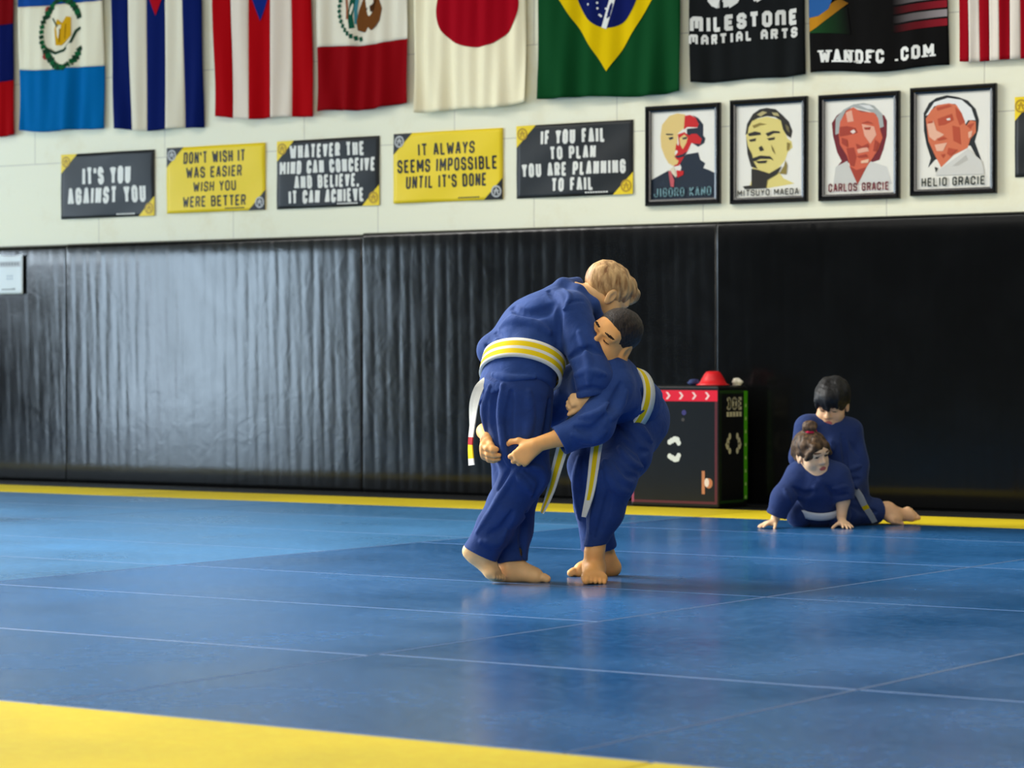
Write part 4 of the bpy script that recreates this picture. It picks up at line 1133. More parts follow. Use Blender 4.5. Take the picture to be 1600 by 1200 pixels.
def ribbon(name, pts, sides, width, mats, stripes, parent, thick=0.004, taper=1.0, marks=None, sub=5):
    """hanging belt end: pts centre line, sides = width direction at each point; marks = list of (t0, t1, material)"""
    pts = [np.asarray(p, float) for p in pts]; sides = [nrm(s) for s in sides]
    PP, SS = [], []
    n = len(pts)
    for i in range(n-1):
        p0, p1, p2, p3 = pts[max(i-1, 0)], pts[i], pts[i+1], pts[min(i+2, n-1)]
        for k in range(sub):
            t = k/sub
            PP.append(0.5*((2*p1)+(-p0+p2)*t+(2*p0-5*p1+4*p2-p3)*t*t+(-p0+3*p1-3*p2+p3)*t**3)); SS.append(nrm(sides[i]*(1-t)+sides[i+1]*t))
    PP.append(pts[-1]); SS.append(sides[-1])
    edges = sorted({s[0] for s in stripes} | {s[1] for s in stripes}); ne = len(edges); m = len(PP)
    V, F, MI = [], [], []
    for l in (0.5, -0.5):
        for i in range(m):
            T = nrm(PP[min(i+1, m-1)]-PP[max(i-1, 0)]); nn = np.cross(T, SS[i]); w = width*(1+(taper-1)*i/(m-1))
            for e in edges: V.append(PP[i]+SS[i]*e*w+nn*l*thick)
    vi = lambda l, i, e: (l*m+i)*ne+e
    for i in range(m-1):
        t = (i+.5)/(m-1); mk = None
        for (t0, t1, mm) in (marks or []):
            if t0 <= t <= t1: mk = mm
        for e in range(ne-1):
            mid = (edges[e]+edges[e+1])/2; mi = mk if mk is not None else next(s[2] for s in stripes if s[0] <= mid <= s[1])
            F.append((vi(0, i, e), vi(0, i, e+1), vi(0, i+1, e+1), vi(0, i+1, e))); MI.append(mi)
            F.append((vi(1, i, e), vi(1, i+1, e), vi(1, i+1, e+1), vi(1, i, e+1))); MI.append(mi)
        for e in (0, ne-1):
            f = (vi(0, i, e), vi(0, i+1, e), vi(1, i+1, e), vi(1, i, e)); F.append(f if e == 0 else f[::-1]); MI.append(mk if mk is not None else stripes[0][2])
    for i in (0, m-1):
        F.append(tuple(vi(0, i, e) for e in range(ne)) + tuple(vi(1, i, e) for e in range(ne-1, -1, -1))); MI.append(stripes[0][2])
    me = bpy.data.meshes.new(name); me.from_pydata([tuple(v) for v in V], [], F); me.update()
    me.polygons.foreach_set('material_index', MI)
    return link(name, me, mats, parent, smooth=False)
# ------------------------------------------------------------------ the four children
def gi_material(name, color):
    m, N, L, b = new_mat(name)
    tc = N.new('ShaderNodeTexCoord')
    n = N.new('ShaderNodeTexNoise'); n.inputs['Scale'].default_value = 9; n.inputs['Detail'].default_value = 6; n.inputs['Roughness'].default_value = 0.7
    L.new(tc.outputs['Object'], n.inputs['Vector'])
    r = N.new('ShaderNodeMapRange'); r.inputs['From Min'].default_value = .3; r.inputs['From Max'].default_value = .7; r.inputs['To Min'].default_value = .82; r.inputs['To Max'].default_value = 1.18
    L.new(n.outputs['Fac'], r.inputs['Value'])
    mx = N.new('ShaderNodeMix'); mx.data_type = 'RGBA'; mx.blend_type = 'MULTIPLY'; mx.inputs['Factor'].default_value = 1; mx.inputs[6].default_value = color
    L.new(r.outputs[0], mx.inputs[7]); L.new(mx.outputs[2], b.inputs['Base Color'])
    b.inputs['Roughness'].default_value = 0.82; b.inputs['Specular IOR Level'].default_value = 0.25
    b.inputs['Sheen Weight'].default_value = 0.12; b.inputs['Sheen Roughness'].default_value = 0.45; b.inputs['Sheen Tint'].default_value = (0.55, 0.68, 1.0, 1)
    # cotton weave and soft crumples
    w = N.new('ShaderNodeTexVoronoi'); w.inputs['Scale'].default_value = 330; L.new(tc.outputs['Object'], w.inputs['Vector'])
    n2 = N.new('ShaderNodeTexNoise'); n2.inputs['Scale'].default_value = 17; n2.inputs['Detail'].default_value = 4; n2.inputs['Distortion'].default_value = 0.8
    L.new(tc.outputs['Object'], n2.inputs['Vector'])
    b1 = N.new('ShaderNodeBump'); b1.inputs['Strength'].default_value = .35; b1.inputs['Distance'].default_value = .014; L.new(n2.outputs['Fac'], b1.inputs['Height'])
    b2 = N.new('ShaderNodeBump'); b2.inputs['Strength'].default_value = .25; b2.inputs['Distance'].default_value = .0012; L.new(w.outputs['Distance'], b2.inputs['Height']); L.new(b1.outputs[0], b2.inputs['Normal'])
    L.new(b2.outputs[0], b.inputs['Normal'])
    return m
M_gi = gi_material('navy_cotton', srgb(37, 66, 126))
M_gi_trousers = gi_material('navy_cotton_trousers', srgb(33, 59, 116))
M_gi_dark = gi_material('dark_navy_cotton', srgb(36, 55, 104))
M_bw = mat('belt_white', srgb(232, 230, 216), 0.8, 0.2, bump=.4, bscale=500, bdist=.001)
M_by = mat('belt_yellow', srgb(238, 206, 20), 0.8, 0.2, bump=.4, bscale=500, bdist=.001)
M_br = mat('belt_red', srgb(170, 30, 34), 0.8, 0.2)
BELT = [M_bw, M_by, M_br]
def skin(name, c): return mat(name, c, 0.5, 0.4, noise=.06, nscale=25, bump=.08, bscale=120, bdist=.002, sss=.12)
M_brow = mat('brow_hair', srgb(40, 26, 20), 0.7, 0.2)
M_brow_soft = mat('soft_brow_hair', srgb(112, 74, 54), 0.7, 0.2)
M_eye = mat('eye_dark', srgb(26, 16, 12), 0.25, 0.5)
def lips(name, c): return mat(name, c, 0.45, 0.4)
def hair_material(name, c1, c2, scale=60):
    m, N, L, b = new_mat(name)
    tc = N.new('ShaderNodeTexCoord'); mp = N.new('ShaderNodeMapping'); mp.inputs['Scale'].default_value = (1, 1, 0.25)
    L.new(tc.outputs['Object'], mp.inputs['Vector'])
    n = N.new('ShaderNodeTexNoise'); n.inputs['Scale'].default_value = scale; n.inputs['Detail'].default_value = 6; n.inputs['Distortion'].default_value = .4
    L.new(mp.outputs[0], n.inputs['Vector'])
    r = N.new('ShaderNodeValToRGB'); r.color_ramp.elements[0].position = .32; r.color_ramp.elements[0].color = c1; r.color_ramp.elements[1].position = .68; r.color_ramp.elements[1].color = c2
    L.new(n.outputs['Fac'], r.inputs['Fac']); L.new(r.outputs[0], b.inputs['Base Color'])
    b.inputs['Roughness'].default_value = .55; b.inputs['Specular IOR Level'].default_value = .35
    bp = N.new('ShaderNodeBump'); bp.inputs['Strength'].default_value = .7; bp.inputs['Distance'].default_value = .006
    L.new(n.outputs['Fac'], bp.inputs['Height']); L.new(bp.outputs[0], b.inputs['Normal'])
    return m

class Frame:
    """camera-aligned local frame of a child: right, away, up, in metres, root on the mat"""
    def __init__(s, px0, d0): s.px0, s.d0 = px0, d0; s.x0 = (px0-800)/FPX*d0
    def __call__(s, px, py, dd=0.0):
        d = s.d0+dd; return V3((px-800)/FPX*d - s.x0, dd, CAM_H-(py-HORIZON)/FPX*d)
    def g(s, px, dd, z):
        d = s.d0+dd; return V3((px-800)/FPX*d - s.x0, dd, z)
    def root(s, name, label, group=None):
        r = thing(name, label, 'child', cam2room(s.x0, s.d0, 0), YAW, group); return r
ST_A = [(-.5, -.36, 0), (-.36, -.10, 1), (-.10, .06, 0), (.06, .34, 1), (.34, .5, 0)]
ST_B = [(-.5, .02, 0), (.02, .42, 1), (.42, .5, 0)]
ST_T = [(-.5, -.22, 0), (-.22, .22, 1), (.22, .5, 0)]
ST_W = [(-.5, -.12, 0), (-.12, .12, 0), (.12, .5, 0)]

class PF:
    """a crease given by where it shows on the cloth; laid() drops it onto the cloth surface"""
    def __init__(s, pts, w, amp): s.pts, s.w, s.amp = pts, w, amp
FOLD_GAIN = 3.6
def laid(K, prims):
    base = [p for p in prims if isinstance(p, P) and p.op != 'fold']; out = [p for p in prims if isinstance(p, P)]
    for f in prims:
        if isinstance(f, P): continue
        q = []
        n = len(f.pts)
        for i in range(n-1):
            p0, p1, p2, p3 = [np.array(f.pts[j], float) for j in (max(i-1, 0), i, i+1, min(i+2, n-1))]
            for k in range(3):
                t = k/3.0; q.append(0.5*((2*p1)+(-p0+p2)*t+(2*p0-5*p1+4*p2-p3)*t*t+(-p0+3*p1-3*p2+p3)*t**3))
        q.append(np.array(f.pts[-1], float)); q = np.array(q)
        dd = np.full(len(q), -0.40)
        for _ in range(70):
            X = np.array([K(a[0], a[1], t) for a, t in zip(q, dd)]); d = evaluate(base, X); dd = np.minimum(dd+np.maximum(d, -0.01)*0.75, 0.6)
        hit = d < 0.004
        X = X[hit]
        if len(X) > 1: out.append(fold(list(X), f.w, f.amp*FOLD_GAIN))
    return out

# ================================================================== blond child on the left
def child_blond():
    K = Frame(805, 9.75)
    root = K.root('person', 'blond child in navy uniform with yellow striped belt, back turned, leaning over the other wrestler')
    # --- joints
    hip, waist, mid, neckb = K(808, 606, -.02), K(814, 574, 0), K(838, 524, .07), K(886, 462, .13)
    rs, re, rw = K(893, 486, .0), K(929, 592, -.10), K(921, 620, -.105)
    ls, le, lw = K(820, 497, .13), K(771, 548, .10), K(800, 590, .20)
    rh, rk, ra = K(812, 620, -.05), K(822, 738, -.075), K(752, 862, -.06)
    lh, lk, la = K(806, 620, .05), K(809, 752, .065), K(799, 884, .03)
    F = HeadFrame(K(946, 459, .165), (.60, .42, -.68), (.50, .15, .8), .95)
    H = head(F, K(893, 474, .135), .046)
    fr = nrm(V3(.45, .85, -.2))
    body = H + chain([neckb, mid, waist, hip], [.055, .085, .085, .085], .05) + [cap(rs, ls, .045, .045, .05)]
    body += chain([rs, re, rw], [.036, .032, .024], .02) + chain([ls, le, lw], [.036, .032, .024], .02)
    body += chain([rh, rk, ra], [.070, .050, .030], .03) + chain([lh, lk, la], [.070, .050, .031], .03)
    body += hand(rw, (-1, -.05, -.22), (.1, -.75, .65), True, .128, (.75, .9, .5), .05, (.5, .3, .2))
    body += foot(ra, K(737, 862, -.06), (.73, -.06, -.68), (.68, 0, .73), .19, 1, toes_up=.95)
    body += foot(la, K.g(784, .03, .028), (1, -.06, 0), (0, 0, 1), .205, -1)
    mesh_from('body', body, .0034, [skin('fair_skin', srgb(250, 200, 138)), M_brow, M_eye, lips('fair_lips', srgb(196, 110, 100))], root, face_regions(F))
    # --- hair
    e = lambda f, r, u, rf, rr, ru, kk=.012, op='add': ell(F.p(f, r, u), F.axes, (rf*F.s, rr*F.s, ru*F.s), kk, op)
    hair = [e(-.014, 0, .034, .102, .083, .088), e(.045, 0, .078, .062, .060, .042, .02), e(.07, 0, .060, .036, .052, .034, .02),
            e(.100, 0, -.050, .070, .085, .075, .012, 'sub'), cut(F.p(-.02, 0, -.038), -F.u*1.0+F.f*.32, .012),
            e(-.010, .086, -.016, .024, .022, .036, .008, 'sub'), e(-.010, -.086, -.016, .024, .022, .036, .008, 'sub'),
            ripple(F.p(0, 0, .04), .16, .0030, 150, 3, (1, 1, .4)), ripple(F.p(.05, 0, .08), .09, .006, 90, 4),
            fold([F.p(.11, .03, .07), F.p(.06, .02, .118), F.p(-.02, .0, .125)], .008, -.007), fold([F.p(.10, -.02, .085), F.p(.03, -.03, .118)], .008, .006)]
    mesh_from('hair', hair, .0034, [hair_material('blond_hair', srgb(140, 96, 54), srgb(232, 190, 130))], root)
    # --- jacket
    jk = [cap(hip+V3(.0, 0, .01), waist, .128, .117, .04, 'add', (fr, 1.22)), cap(waist, mid, .119, .128, .05, 'add', (fr, 1.22)),
          cap(mid, K(866, 492, .09), .122, .102, .05, 'add', (fr, 1.2)), cap(rs+V3(-.02, .02, 0), ls+V3(.005, 0, 0), .062, .056, .04),
          cap(K(866, 482, .11), K(884, 460, .12), .066, .05, .03), cap(K(850, 482, .14), K(874, 462, .13), .040, .036, .03),
          # collar standing round the neck
          group([cap(K(880, 446, .10), K(902, 442, .17), .024, .022), cap(K(880, 446, .10), K(903, 456, .055), .025, .024), cap(K(903, 456, .055), K(926, 476, .045), .024, .022), cap(K(926, 476, .045), K(938, 500, .07), .022, .02)], 'add', .015),
          tube(rs, rw+V3(.012, 0, .004), .070, .056, mids=[(re, .061)], tilt=(.35, .1, -.3), k=.035),
          tube(ls, lw, .058, .048, mids=[(le, .052)], k=.03),
          # skirt of the jacket below the belt
          group([cap(waist+V3(-.004, 0, -.01), hip+V3(-.002, 0, -.02), .124, .142, .02, 'add', (fr, 1.12)), cut(K(812, 606, -.1), V3(.25, -.30, -1), .003), cap(hip+V3(0, 0, .0), hip+V3(0, 0, -.25), .122, .132, .004, 'sub', (fr, 1.12))], 'add', .02),
          # waist drawn in by the belt
          ripple(K(830, 520, .0), .25, .007, 34, 11), ripple(K(905, 545, -.1), .14, .004, 45, 12),
          PF([(797, 476), (815, 490), (850, 488), (868, 470)], .014, -.016),
          PF([(783, 512), (800, 500), (830, 503), (858, 520)], .013, .016),
          PF([(778, 530), (790, 540), (815, 541)], .011, -.014),
          PF([(858, 455), (870, 470), (874, 500), (872, 540)], .010, -.018),
          PF([(880, 452), (890, 462), (884, 480), (878, 484)], .006, .008),
          PF([(877, 484), (893, 472), (912, 470)], .004, -.006),
          PF([(760, 540), (778, 548), (795, 540)], .008, -.012), PF([(762, 555), (780, 560)], .008, .010), PF([(775, 520), (790, 530)], .008, -.010),
          PF([(890, 560), (915, 545), (938, 552)], .010, -.010), PF([(893, 590), (915, 580), (945, 585)], .010, .010),
          PF([(905, 520), (918, 560), (920, 600)], .012, .009), PF([(900, 612), (925, 606), (950, 612)], .006, -.007),
          PF([(770, 585), (800, 592), (835, 590)], .010, .010), PF([(800, 600), (840, 598), (860, 606)], .010, -.010)]
    mesh_from('jacket', laid(K, jk), .0045, [M_gi], root)
    # --- trousers
    fl = V3(0, 1, 0)
    tr = [cap(K(806, 606, -.01), K(806, 640, -.01), .128, .124, .04, 'add', (fl, 1.08)),
          tube(rh, K(750, 866, -.06), .108, .062, mids=[(K(812, 690, -.06), .098), (rk, .080)], tilt=(-.1, 0, -.35), k=.04),
          tube(lh, K(798, 879, .03), .108, .059, mids=[(K(806, 690, .04), .098), (lk, .085), (K(800, 820, .05), .070)], tilt=(.15, 0, -.2), k=.04),
          PF([(765, 604), (757, 640), (762, 680)], .011, .016), PF([(777, 600), (771, 645), (778, 700)], .010, -.018),
          PF([(785, 602), (781, 650), (789, 705), (795, 725)], .010, .016), PF([(799, 612), (794, 660), (799, 712)], .010, -.014),
          PF([(826, 612), (828, 650), (822, 690)], .014, .010), PF([(858, 625), (854, 670), (845, 700)], .012, -.010),
          PF([(812, 728), (795, 752), (772, 790), (745, 832)], .009, .012),
          PF([(822, 735), (845, 752), (835, 775)], .010, -.016), PF([(806, 740), (830, 770)], .011, .014),
          PF([(796, 735), (780, 765)], .009, -.014), PF([(830, 728), (848, 735)], .008, .012),
          PF([(790, 830), (778, 850), (752, 846)], .012, .010), PF([(800, 800), (785, 825), (765, 835)], .010, -.010),
          PF([(822, 800), (815, 840), (820, 875)], .010, -.010), ripple(K(800, 660, -.02), .2, .004, 36, 21), ripple(K(790, 800, -.02), .2, .006, 40, 22)]
    mesh_from('trousers', laid(K, tr), .0045, [M_gi_trousers], root)
    # --- belt and its hanging end
    core = jk[:5]
    belt = belt_loop('belt', core, K(816, 573, .0), V3(.18, .52, .80), (1, 0, 0), .074, BELT, ST_A, root, thick=.006, lift=.008)
    ribbon('belt_end', [K(763, 588, -.06), K(750, 603, -.07), K(741, 630, -.075), K(738, 665, -.075), K(735, 695, -.075), K(737, 727, -.075)],
           [V3(.9, -.2, .3), V3(.95, -.2, .15), V3(.8, -.5, 0), V3(.45, -.85, 0), V3(.4, -.9, 0), V3(.6, -.8, .1)], .040, BELT, [(-.5, -.1, 0), (-.1, .5, 0)], belt, taper=.85, marks=[(.74, .82, 2), (.82, .91, 1)])
    return root

# ================================================================== dark haired child on the right
def child_dark():
    K = Frame(935, 9.75)
    root = K.root('person', 'dark haired child in navy uniform bending forward and gripping the leg of the blond wrestler')
    hip, waist, chest, neckb = K(993, 655, .19), K(976, 627, .10), K(945, 603, .01), K(950, 578, -.02)
    ls, le, lw = K(958, 610, -.075), K(930, 664, -.16), K(838, 695, -.195)
    rs, re, rw = K(900, 596, .12), K(862, 640, .23), K(760, 684, -.022)
    lh, lk, la = K(984, 668, .13), K(958, 748, -.02), K(929, 862, .0)
    rh, rk, ra = K(976, 672, .24), K(918, 728, .17), K(945, 866, .30)
    F = HeadFrame(K(957, 527, -.02), (-.55, -.82, .05), (.6, -.27, .77), .97)
    body = head(F, K(955, 582, .0), .044, ear=1.25)
    body += chain([neckb, chest, waist, hip], [.055, .085, .085, .085], .05) + [cap(ls+V3(0, .03, 0), rs, .045, .045, .05)]
    body += chain([ls, le, K(880, 682, -.18), lw], [.036, .033, .031, .0255], .02) + chain([rs, re, K(790, 668, .17), K(757, 674, .06), rw], [.036, .032, .028, .025, .023], .02)
    body += chain([lh, lk, la], [.070, .050, .030], .03) + chain([rh, rk, ra], [.065, .048, .030], .03)
    body += hand(lw, (-.72, .02, -.62), (-.05, -1, .10), False, .156, ((.55, 1.25, .8), (.75, 1.3, .8), (.95, 1.3, .8), (1.1, 1.3, .8)), .20, (1.05, .45, .45))
    body += hand(K(760, 685, -.035), (-.08, -.82, -.56), (-1, .12, .0), True, .172, ((.62, .55, .4), (.66, .55, .4), (.70, .55, .4), (.75, .55, .4)), .22, (.35, .3, .2))
    body += foot(la, K.g(928, .045, .028), (-.02, -1, 0), (0, 0, 1), .195, -1, r=.029)
    body += foot(ra, K.g(956, .31, .028), (-1, -.16, 0), (0, 0, 1), .20, 1, r=.029)
    mesh_from('body', body, .0034, [skin('tan_skin', srgb(252, 182, 106)), M_brow, mat('closed_lid', srgb(88, 48, 32), .5, .3), lips('tan_lips', srgb(158, 86, 72))], root, face_regions(F, True))
    e = lambda f, r, u, rf, rr, ru, kk=.012, op='add': ell(F.p(f, r, u), F.axes, (rf*F.s, rr*F.s, ru*F.s), kk, op)
    hair = [e(-.014, 0, .034, .099, .0795, .0845), e(.115, 0, -.012, .082, .088, .074, .010, 'sub'), cut(F.p(-.02, 0, -.042), -F.u*1.0+F.f*.25, .010),
            e(-.006, .086, -.022, .030, .024, .036, .008, 'sub'), e(-.006, -.086, -.022, .030, .024, .036, .008, 'sub'),
            e(.05, .085, -.02, .040, .034, .034, .01, 'sub'), e(.05, -.085, -.02, .040, .034, .034, .01, 'sub'), ripple(F.p(0, 0, .03), .15, .0014, 260, 8)]
    mesh_from('hair', hair, .0034, [hair_material('cropped_dark_hair', srgb(22, 17, 14), srgb(58, 46, 36), 160)], root)
    ax = nrm(V3(-.75, -.58, .18)); up = nrm(V3(.1, .1, 1))
    jk = [cap(hip, waist, .122, .108, .04, 'add', (up, 1.15)), cap(waist, chest, .108, .112, .05, 'add', (up, 1.12)), cap(chest, K(940, 592, -.02), .11, .095, .04),
          cap(ls+V3(.0, .03, 0), rs, .066, .062, .05), cap(K(948, 590, -.03), K(966, 577, .02), .055, .04, .04),
          group([cap(K(962, 572, -.06), K(985, 580, .02), .020, .018), cap(K(962, 572, -.06), K(945, 600, -.11), .02, .02)], 'add', .02),
          tube(ls, K(873, 689, -.182), .068, .052, mids=[(le, .062)], tilt=(-.1, 0, -.15), k=.035),
          tube(rs, K(805, 662, .19), .058, .048, mids=[(re, .055)], k=.03),
          group([cap(waist+V3(.015, .02, 0), hip+V3(.03, .03, -.01), .115, .138, .02, 'add', (up, 1.1)), cut(K(1004, 660, .1), V3(.75, .3, -.62), .004), cap(hip, hip+V3(.25, .2, -.15), .118, .14, .004, 'sub', (up, 1.1))], 'add', .02),
          ripple(K(960, 610, -.05), .2, .006, 36, 31), ripple(K(905, 675, -.16), .12, .003, 55, 32),
          PF([(900, 668), (925, 672), (945, 650)], .011, -.012), PF([(895, 680), (925, 690), (945, 675)], .010, .011),
          PF([(948, 640), (960, 625), (970, 600)], .010, -.014), PF([(955, 655), (968, 640), (978, 612)], .010, .012),
          PF([(905, 652), (935, 645), (955, 628)], .010, .010),
          PF([(1003, 610), (1012, 630), (1000, 650)], .010, -.012), PF([(990, 650), (1005, 640), (1018, 640)], .010, .012)]
    mesh_from('jacket', laid(K, jk), .0045, [M_gi], root)
    tr = [cap(hip+V3(.0, 0, 0), K(985, 672, .19), .125, .115, .04),
          tube(lh, K(930, 852, -.002), .112, .038, mids=[(K(976, 706, .06), .093), (lk, .078), (K(946, 800, -.01), .060)], tilt=(.45, 0, -.2), k=.04, wall=.007),
          tube(rh, K(936, 857, .28), .10, .064, mids=[(K(935, 705, .2), .075), (rk, .066), (K(926, 790, .24), .062)], tilt=(.0, 0, -.2), k=.04),
          PF([(965, 662), (990, 690), (1008, 730)], .008, -.012), PF([(972, 655), (1000, 668), (1018, 690)], .010, .014), PF([(975, 690), (998, 705), (1012, 705)], .010, -.014),
          PF([(968, 700), (985, 722), (1003, 730)], .010, .014), PF([(962, 720), (980, 742), (995, 745)], .009, -.012), PF([(945, 720), (958, 760), (982, 770)], .012, .012),
          PF([(938, 735), (930, 780), (922, 830)], .009, .010), PF([(950, 770), (945, 800), (932, 840)], .010, -.010), PF([(905, 715), (898, 760), (905, 810)], .010, .012),
          PF([(915, 700), (912, 750), (915, 800)], .010, -.012), ripple(K(965, 720, .05), .2, .007, 40, 41), ripple(K(930, 810, .1), .16, .003, 45, 42)]
    mesh_from('trousers', laid(K, tr), .0045, [M_gi_trousers], root)
    core = jk[:3]+[cap(hip, K(985, 672, .19), .125, .115, .04)]
    belt = belt_loop('belt', core, K(977, 626, .10), ax, (0, 0, 1), .050, BELT, [(-.5, -.02, 0), (-.02, .44, 1), (.44, .5, 0)], root, thick=.006, lift=.004)
    ribbon('belt_end', [K(938, 650, -.02), K(936, 676, -.03), K(931, 705, -.05), K(926, 745, -.085), K(921, 775, -.09), K(912, 808, -.08)],
           [V3(1, 0, -.1), V3(1, 0, -.1), V3(1, -.1, -.1), V3(.9, -.4, -.1), V3(.75, -.6, 0), V3(.3, -.9, 0)], .042, BELT, ST_T, belt, taper=.8, marks=[(.84, 1.0, 0)])
    ribbon('belt_end', [K(884, 680, -.06), K(877, 706, -.05), K(869, 735, -.04), K(861, 765, -.04), K(847, 802, -.04)],
           [V3(1, -.1, -.25), V3(1, -.1, -.25), V3(.9, -.3, -.3), V3(.7, -.6, -.3), V3(.25, -.9, -.1)], .044, BELT, ST_T, belt, taper=.7)
    return root

# ================================================================== two younger children at the back
def child_kneeling():
    K = Frame(1310, 13.12)
    root = K.root('person', 'child with thick black hair kneeling behind a smaller child near the padding')
    hip, waist, chest, neckb = K(1318, 772, .06), K(1312, 745, .04), K(1296, 690, .02), K(1296, 656, .02)
    rs, re, rw = K(1260, 668, .0), K(1252, 715, -.01), K(1268, 755, -.03)
    ls, le, lw = K(1329, 674, .03), K(1338, 725, .02), K(1326, 765, -.05)
    rh, rk, ra = K(1300, 790, .04), K.g(1285, -.04, .07), K.g(1366, .18, .05)
    lh, lk, la = K(1328, 790, .08), K.g(1318, -.02, .075), K.g(1388, .10, .062)
    F = HeadFrame(K(1301, 630, -.01), (-.36, -.80, -.46), (-.10, -.40, .9), .93)
    body = head(F, K(1297, 668, .02), .040) + chain([neckb, chest, waist, hip], [.05, .08, .08, .08], .05) + [cap(rs, ls, .04, .04, .05)]
    body += chain([rs, re, rw], [.034, .030, .024], .02) + chain([ls, le, lw], [.034, .030, .024], .02)
    body += hand(rw, (.3, -.6, -.7), (-.7, -.6, .2), True, .115) + hand(lw, (-.6, -.5, -.6), (.4, -.8, .3), False, .115)
    body += chain([rh, rk, ra], [.065, .048, .028], .03) + chain([lh, lk, la], [.065, .048, .031], .03)
    body += foot(la, K.g(1392, .12, .036), (.93, -.05, .16), (-.10, -.85, .5), .165, -1)
    body += foot(ra, K.g(1378, .10, .07), (.55, -.35, -.40), (.6, -.2, .7), .150, 1, toes_up=.5)
    mesh_from('body', body, .004, [skin('light_olive_skin', srgb(246, 194, 146)), M_brow_soft, M_eye, lips('olive_lips', srgb(190, 98, 90))], root, face_regions(F, True))
    e = lambda f, r, u, rf, rr, ru, kk=.012, op='add': ell(F.p(f, r, u), F.axes, (rf*F.s, rr*F.s, ru*F.s), kk, op)
    hair = [e(-.012, 0, .042, .110, .092, .096), e(.055, 0, .075, .060, .066, .042, .03), e(.115, 0, -.055, .070, .085, .088, .008, 'sub'), cut(F.p(-.02, 0, -.035), -F.u+F.f*.3, .010),
            cap(F.p(.085, .03, .06), F.p(.095, .015, .018), .020, .008, .012), cap(F.p(.09, -.005, .06), F.p(.098, -.008, .012), .020, .008, .012), cap(F.p(.08, -.04, .055), F.p(.084, -.05, .022), .02, .008, .012), cap(F.p(.08, .055, .055), F.p(.078, .060, .01), .018, .008, .012),
            e(-.004, .090, -.022, .024, .022, .030, .008, 'sub'), e(-.004, -.090, -.022, .024, .022, .030, .008, 'sub'), ripple(F.p(0, 0, .05), .17, .005, 70, 14, (1, 1, .5)), ripple(F.p(0, 0, .05), .17, .002, 200, 15)]
    mesh_from('hair', hair, .004, [hair_material('black_hair', srgb(8, 8, 9), srgb(34, 33, 33), 70)], root)
    fr = nrm(V3(-.2, -1, 0))
    jk = [cap(hip+V3(0, 0, -.01), waist, .125, .115, .04, 'add', (fr, 1.2)), cap(waist, chest, .115, .118, .05, 'add', (fr, 1.25)), cap(rs+V3(.02, 0, 0), ls+V3(-.01, 0, 0), .058, .058, .05),
          cap(chest, K(1297, 668, .02), .1, .06, .05, 'add', (fr, 1.2)), group([cap(K(1283, 660, .02), K(1300, 690, -.075), .018, .016), cap(K(1313, 660, .04), K(1298, 700, -.08), .018, .016), cap(K(1283, 660, .02), K(1313, 660, .05), .018, .018)], 'add', .012),
          tube(rs, rw, .058, .048, mids=[(re, .053)], k=.03), tube(ls, lw, .060, .050, mids=[(le, .056)], k=.03),
          PF([(1316, 680), (1320, 705), (1322, 735)], .010, -.014), PF([(1328, 690), (1342, 712)], .008, -.010), PF([(1325, 735), (1345, 728)], .008, .010),
          PF([(1262, 665), (1268, 690)], .008, -.010), PF([(1325, 752), (1345, 748)], .008, -.010), ripple(K(1310, 710, 0), .25, .005, 34, 51)]
    mesh_from('jacket', laid(K, jk), .005, [M_gi_dark], root)
    tr = [cap(hip+V3(0, 0, -.01), K(1318, 796, .07), .118, .11, .04), tube(rh, K.g(1350, .14, .062), .085, .055, mids=[(rk, .07)], k=.03), tube(lh, K.g(1372, .09, .066), .09, .058, mids=[(lk, .074)], k=.03),
          PF([(1330, 790), (1352, 800), (1368, 800)], .012, -.010), ripple(K(1335, 795, .02), .18, .005, 40, 52)]
    mesh_from('trousers', laid(K, tr), .005, [M_gi_dark], root)
    ribbon('belt', [K(1336, 765, -.07), K(1344, 776, -.075), K(1351, 790, -.07), K(1360, 804, -.055), K(1367, 816, -.035)], [V3(.8, -.5, .4)]*5, .036, [mat('belt_grey_white', srgb(176, 180, 180), .8, .2), M_by, M_br], ST_W, root, taper=.75, marks=[(.5, .58, 1)])
    return root

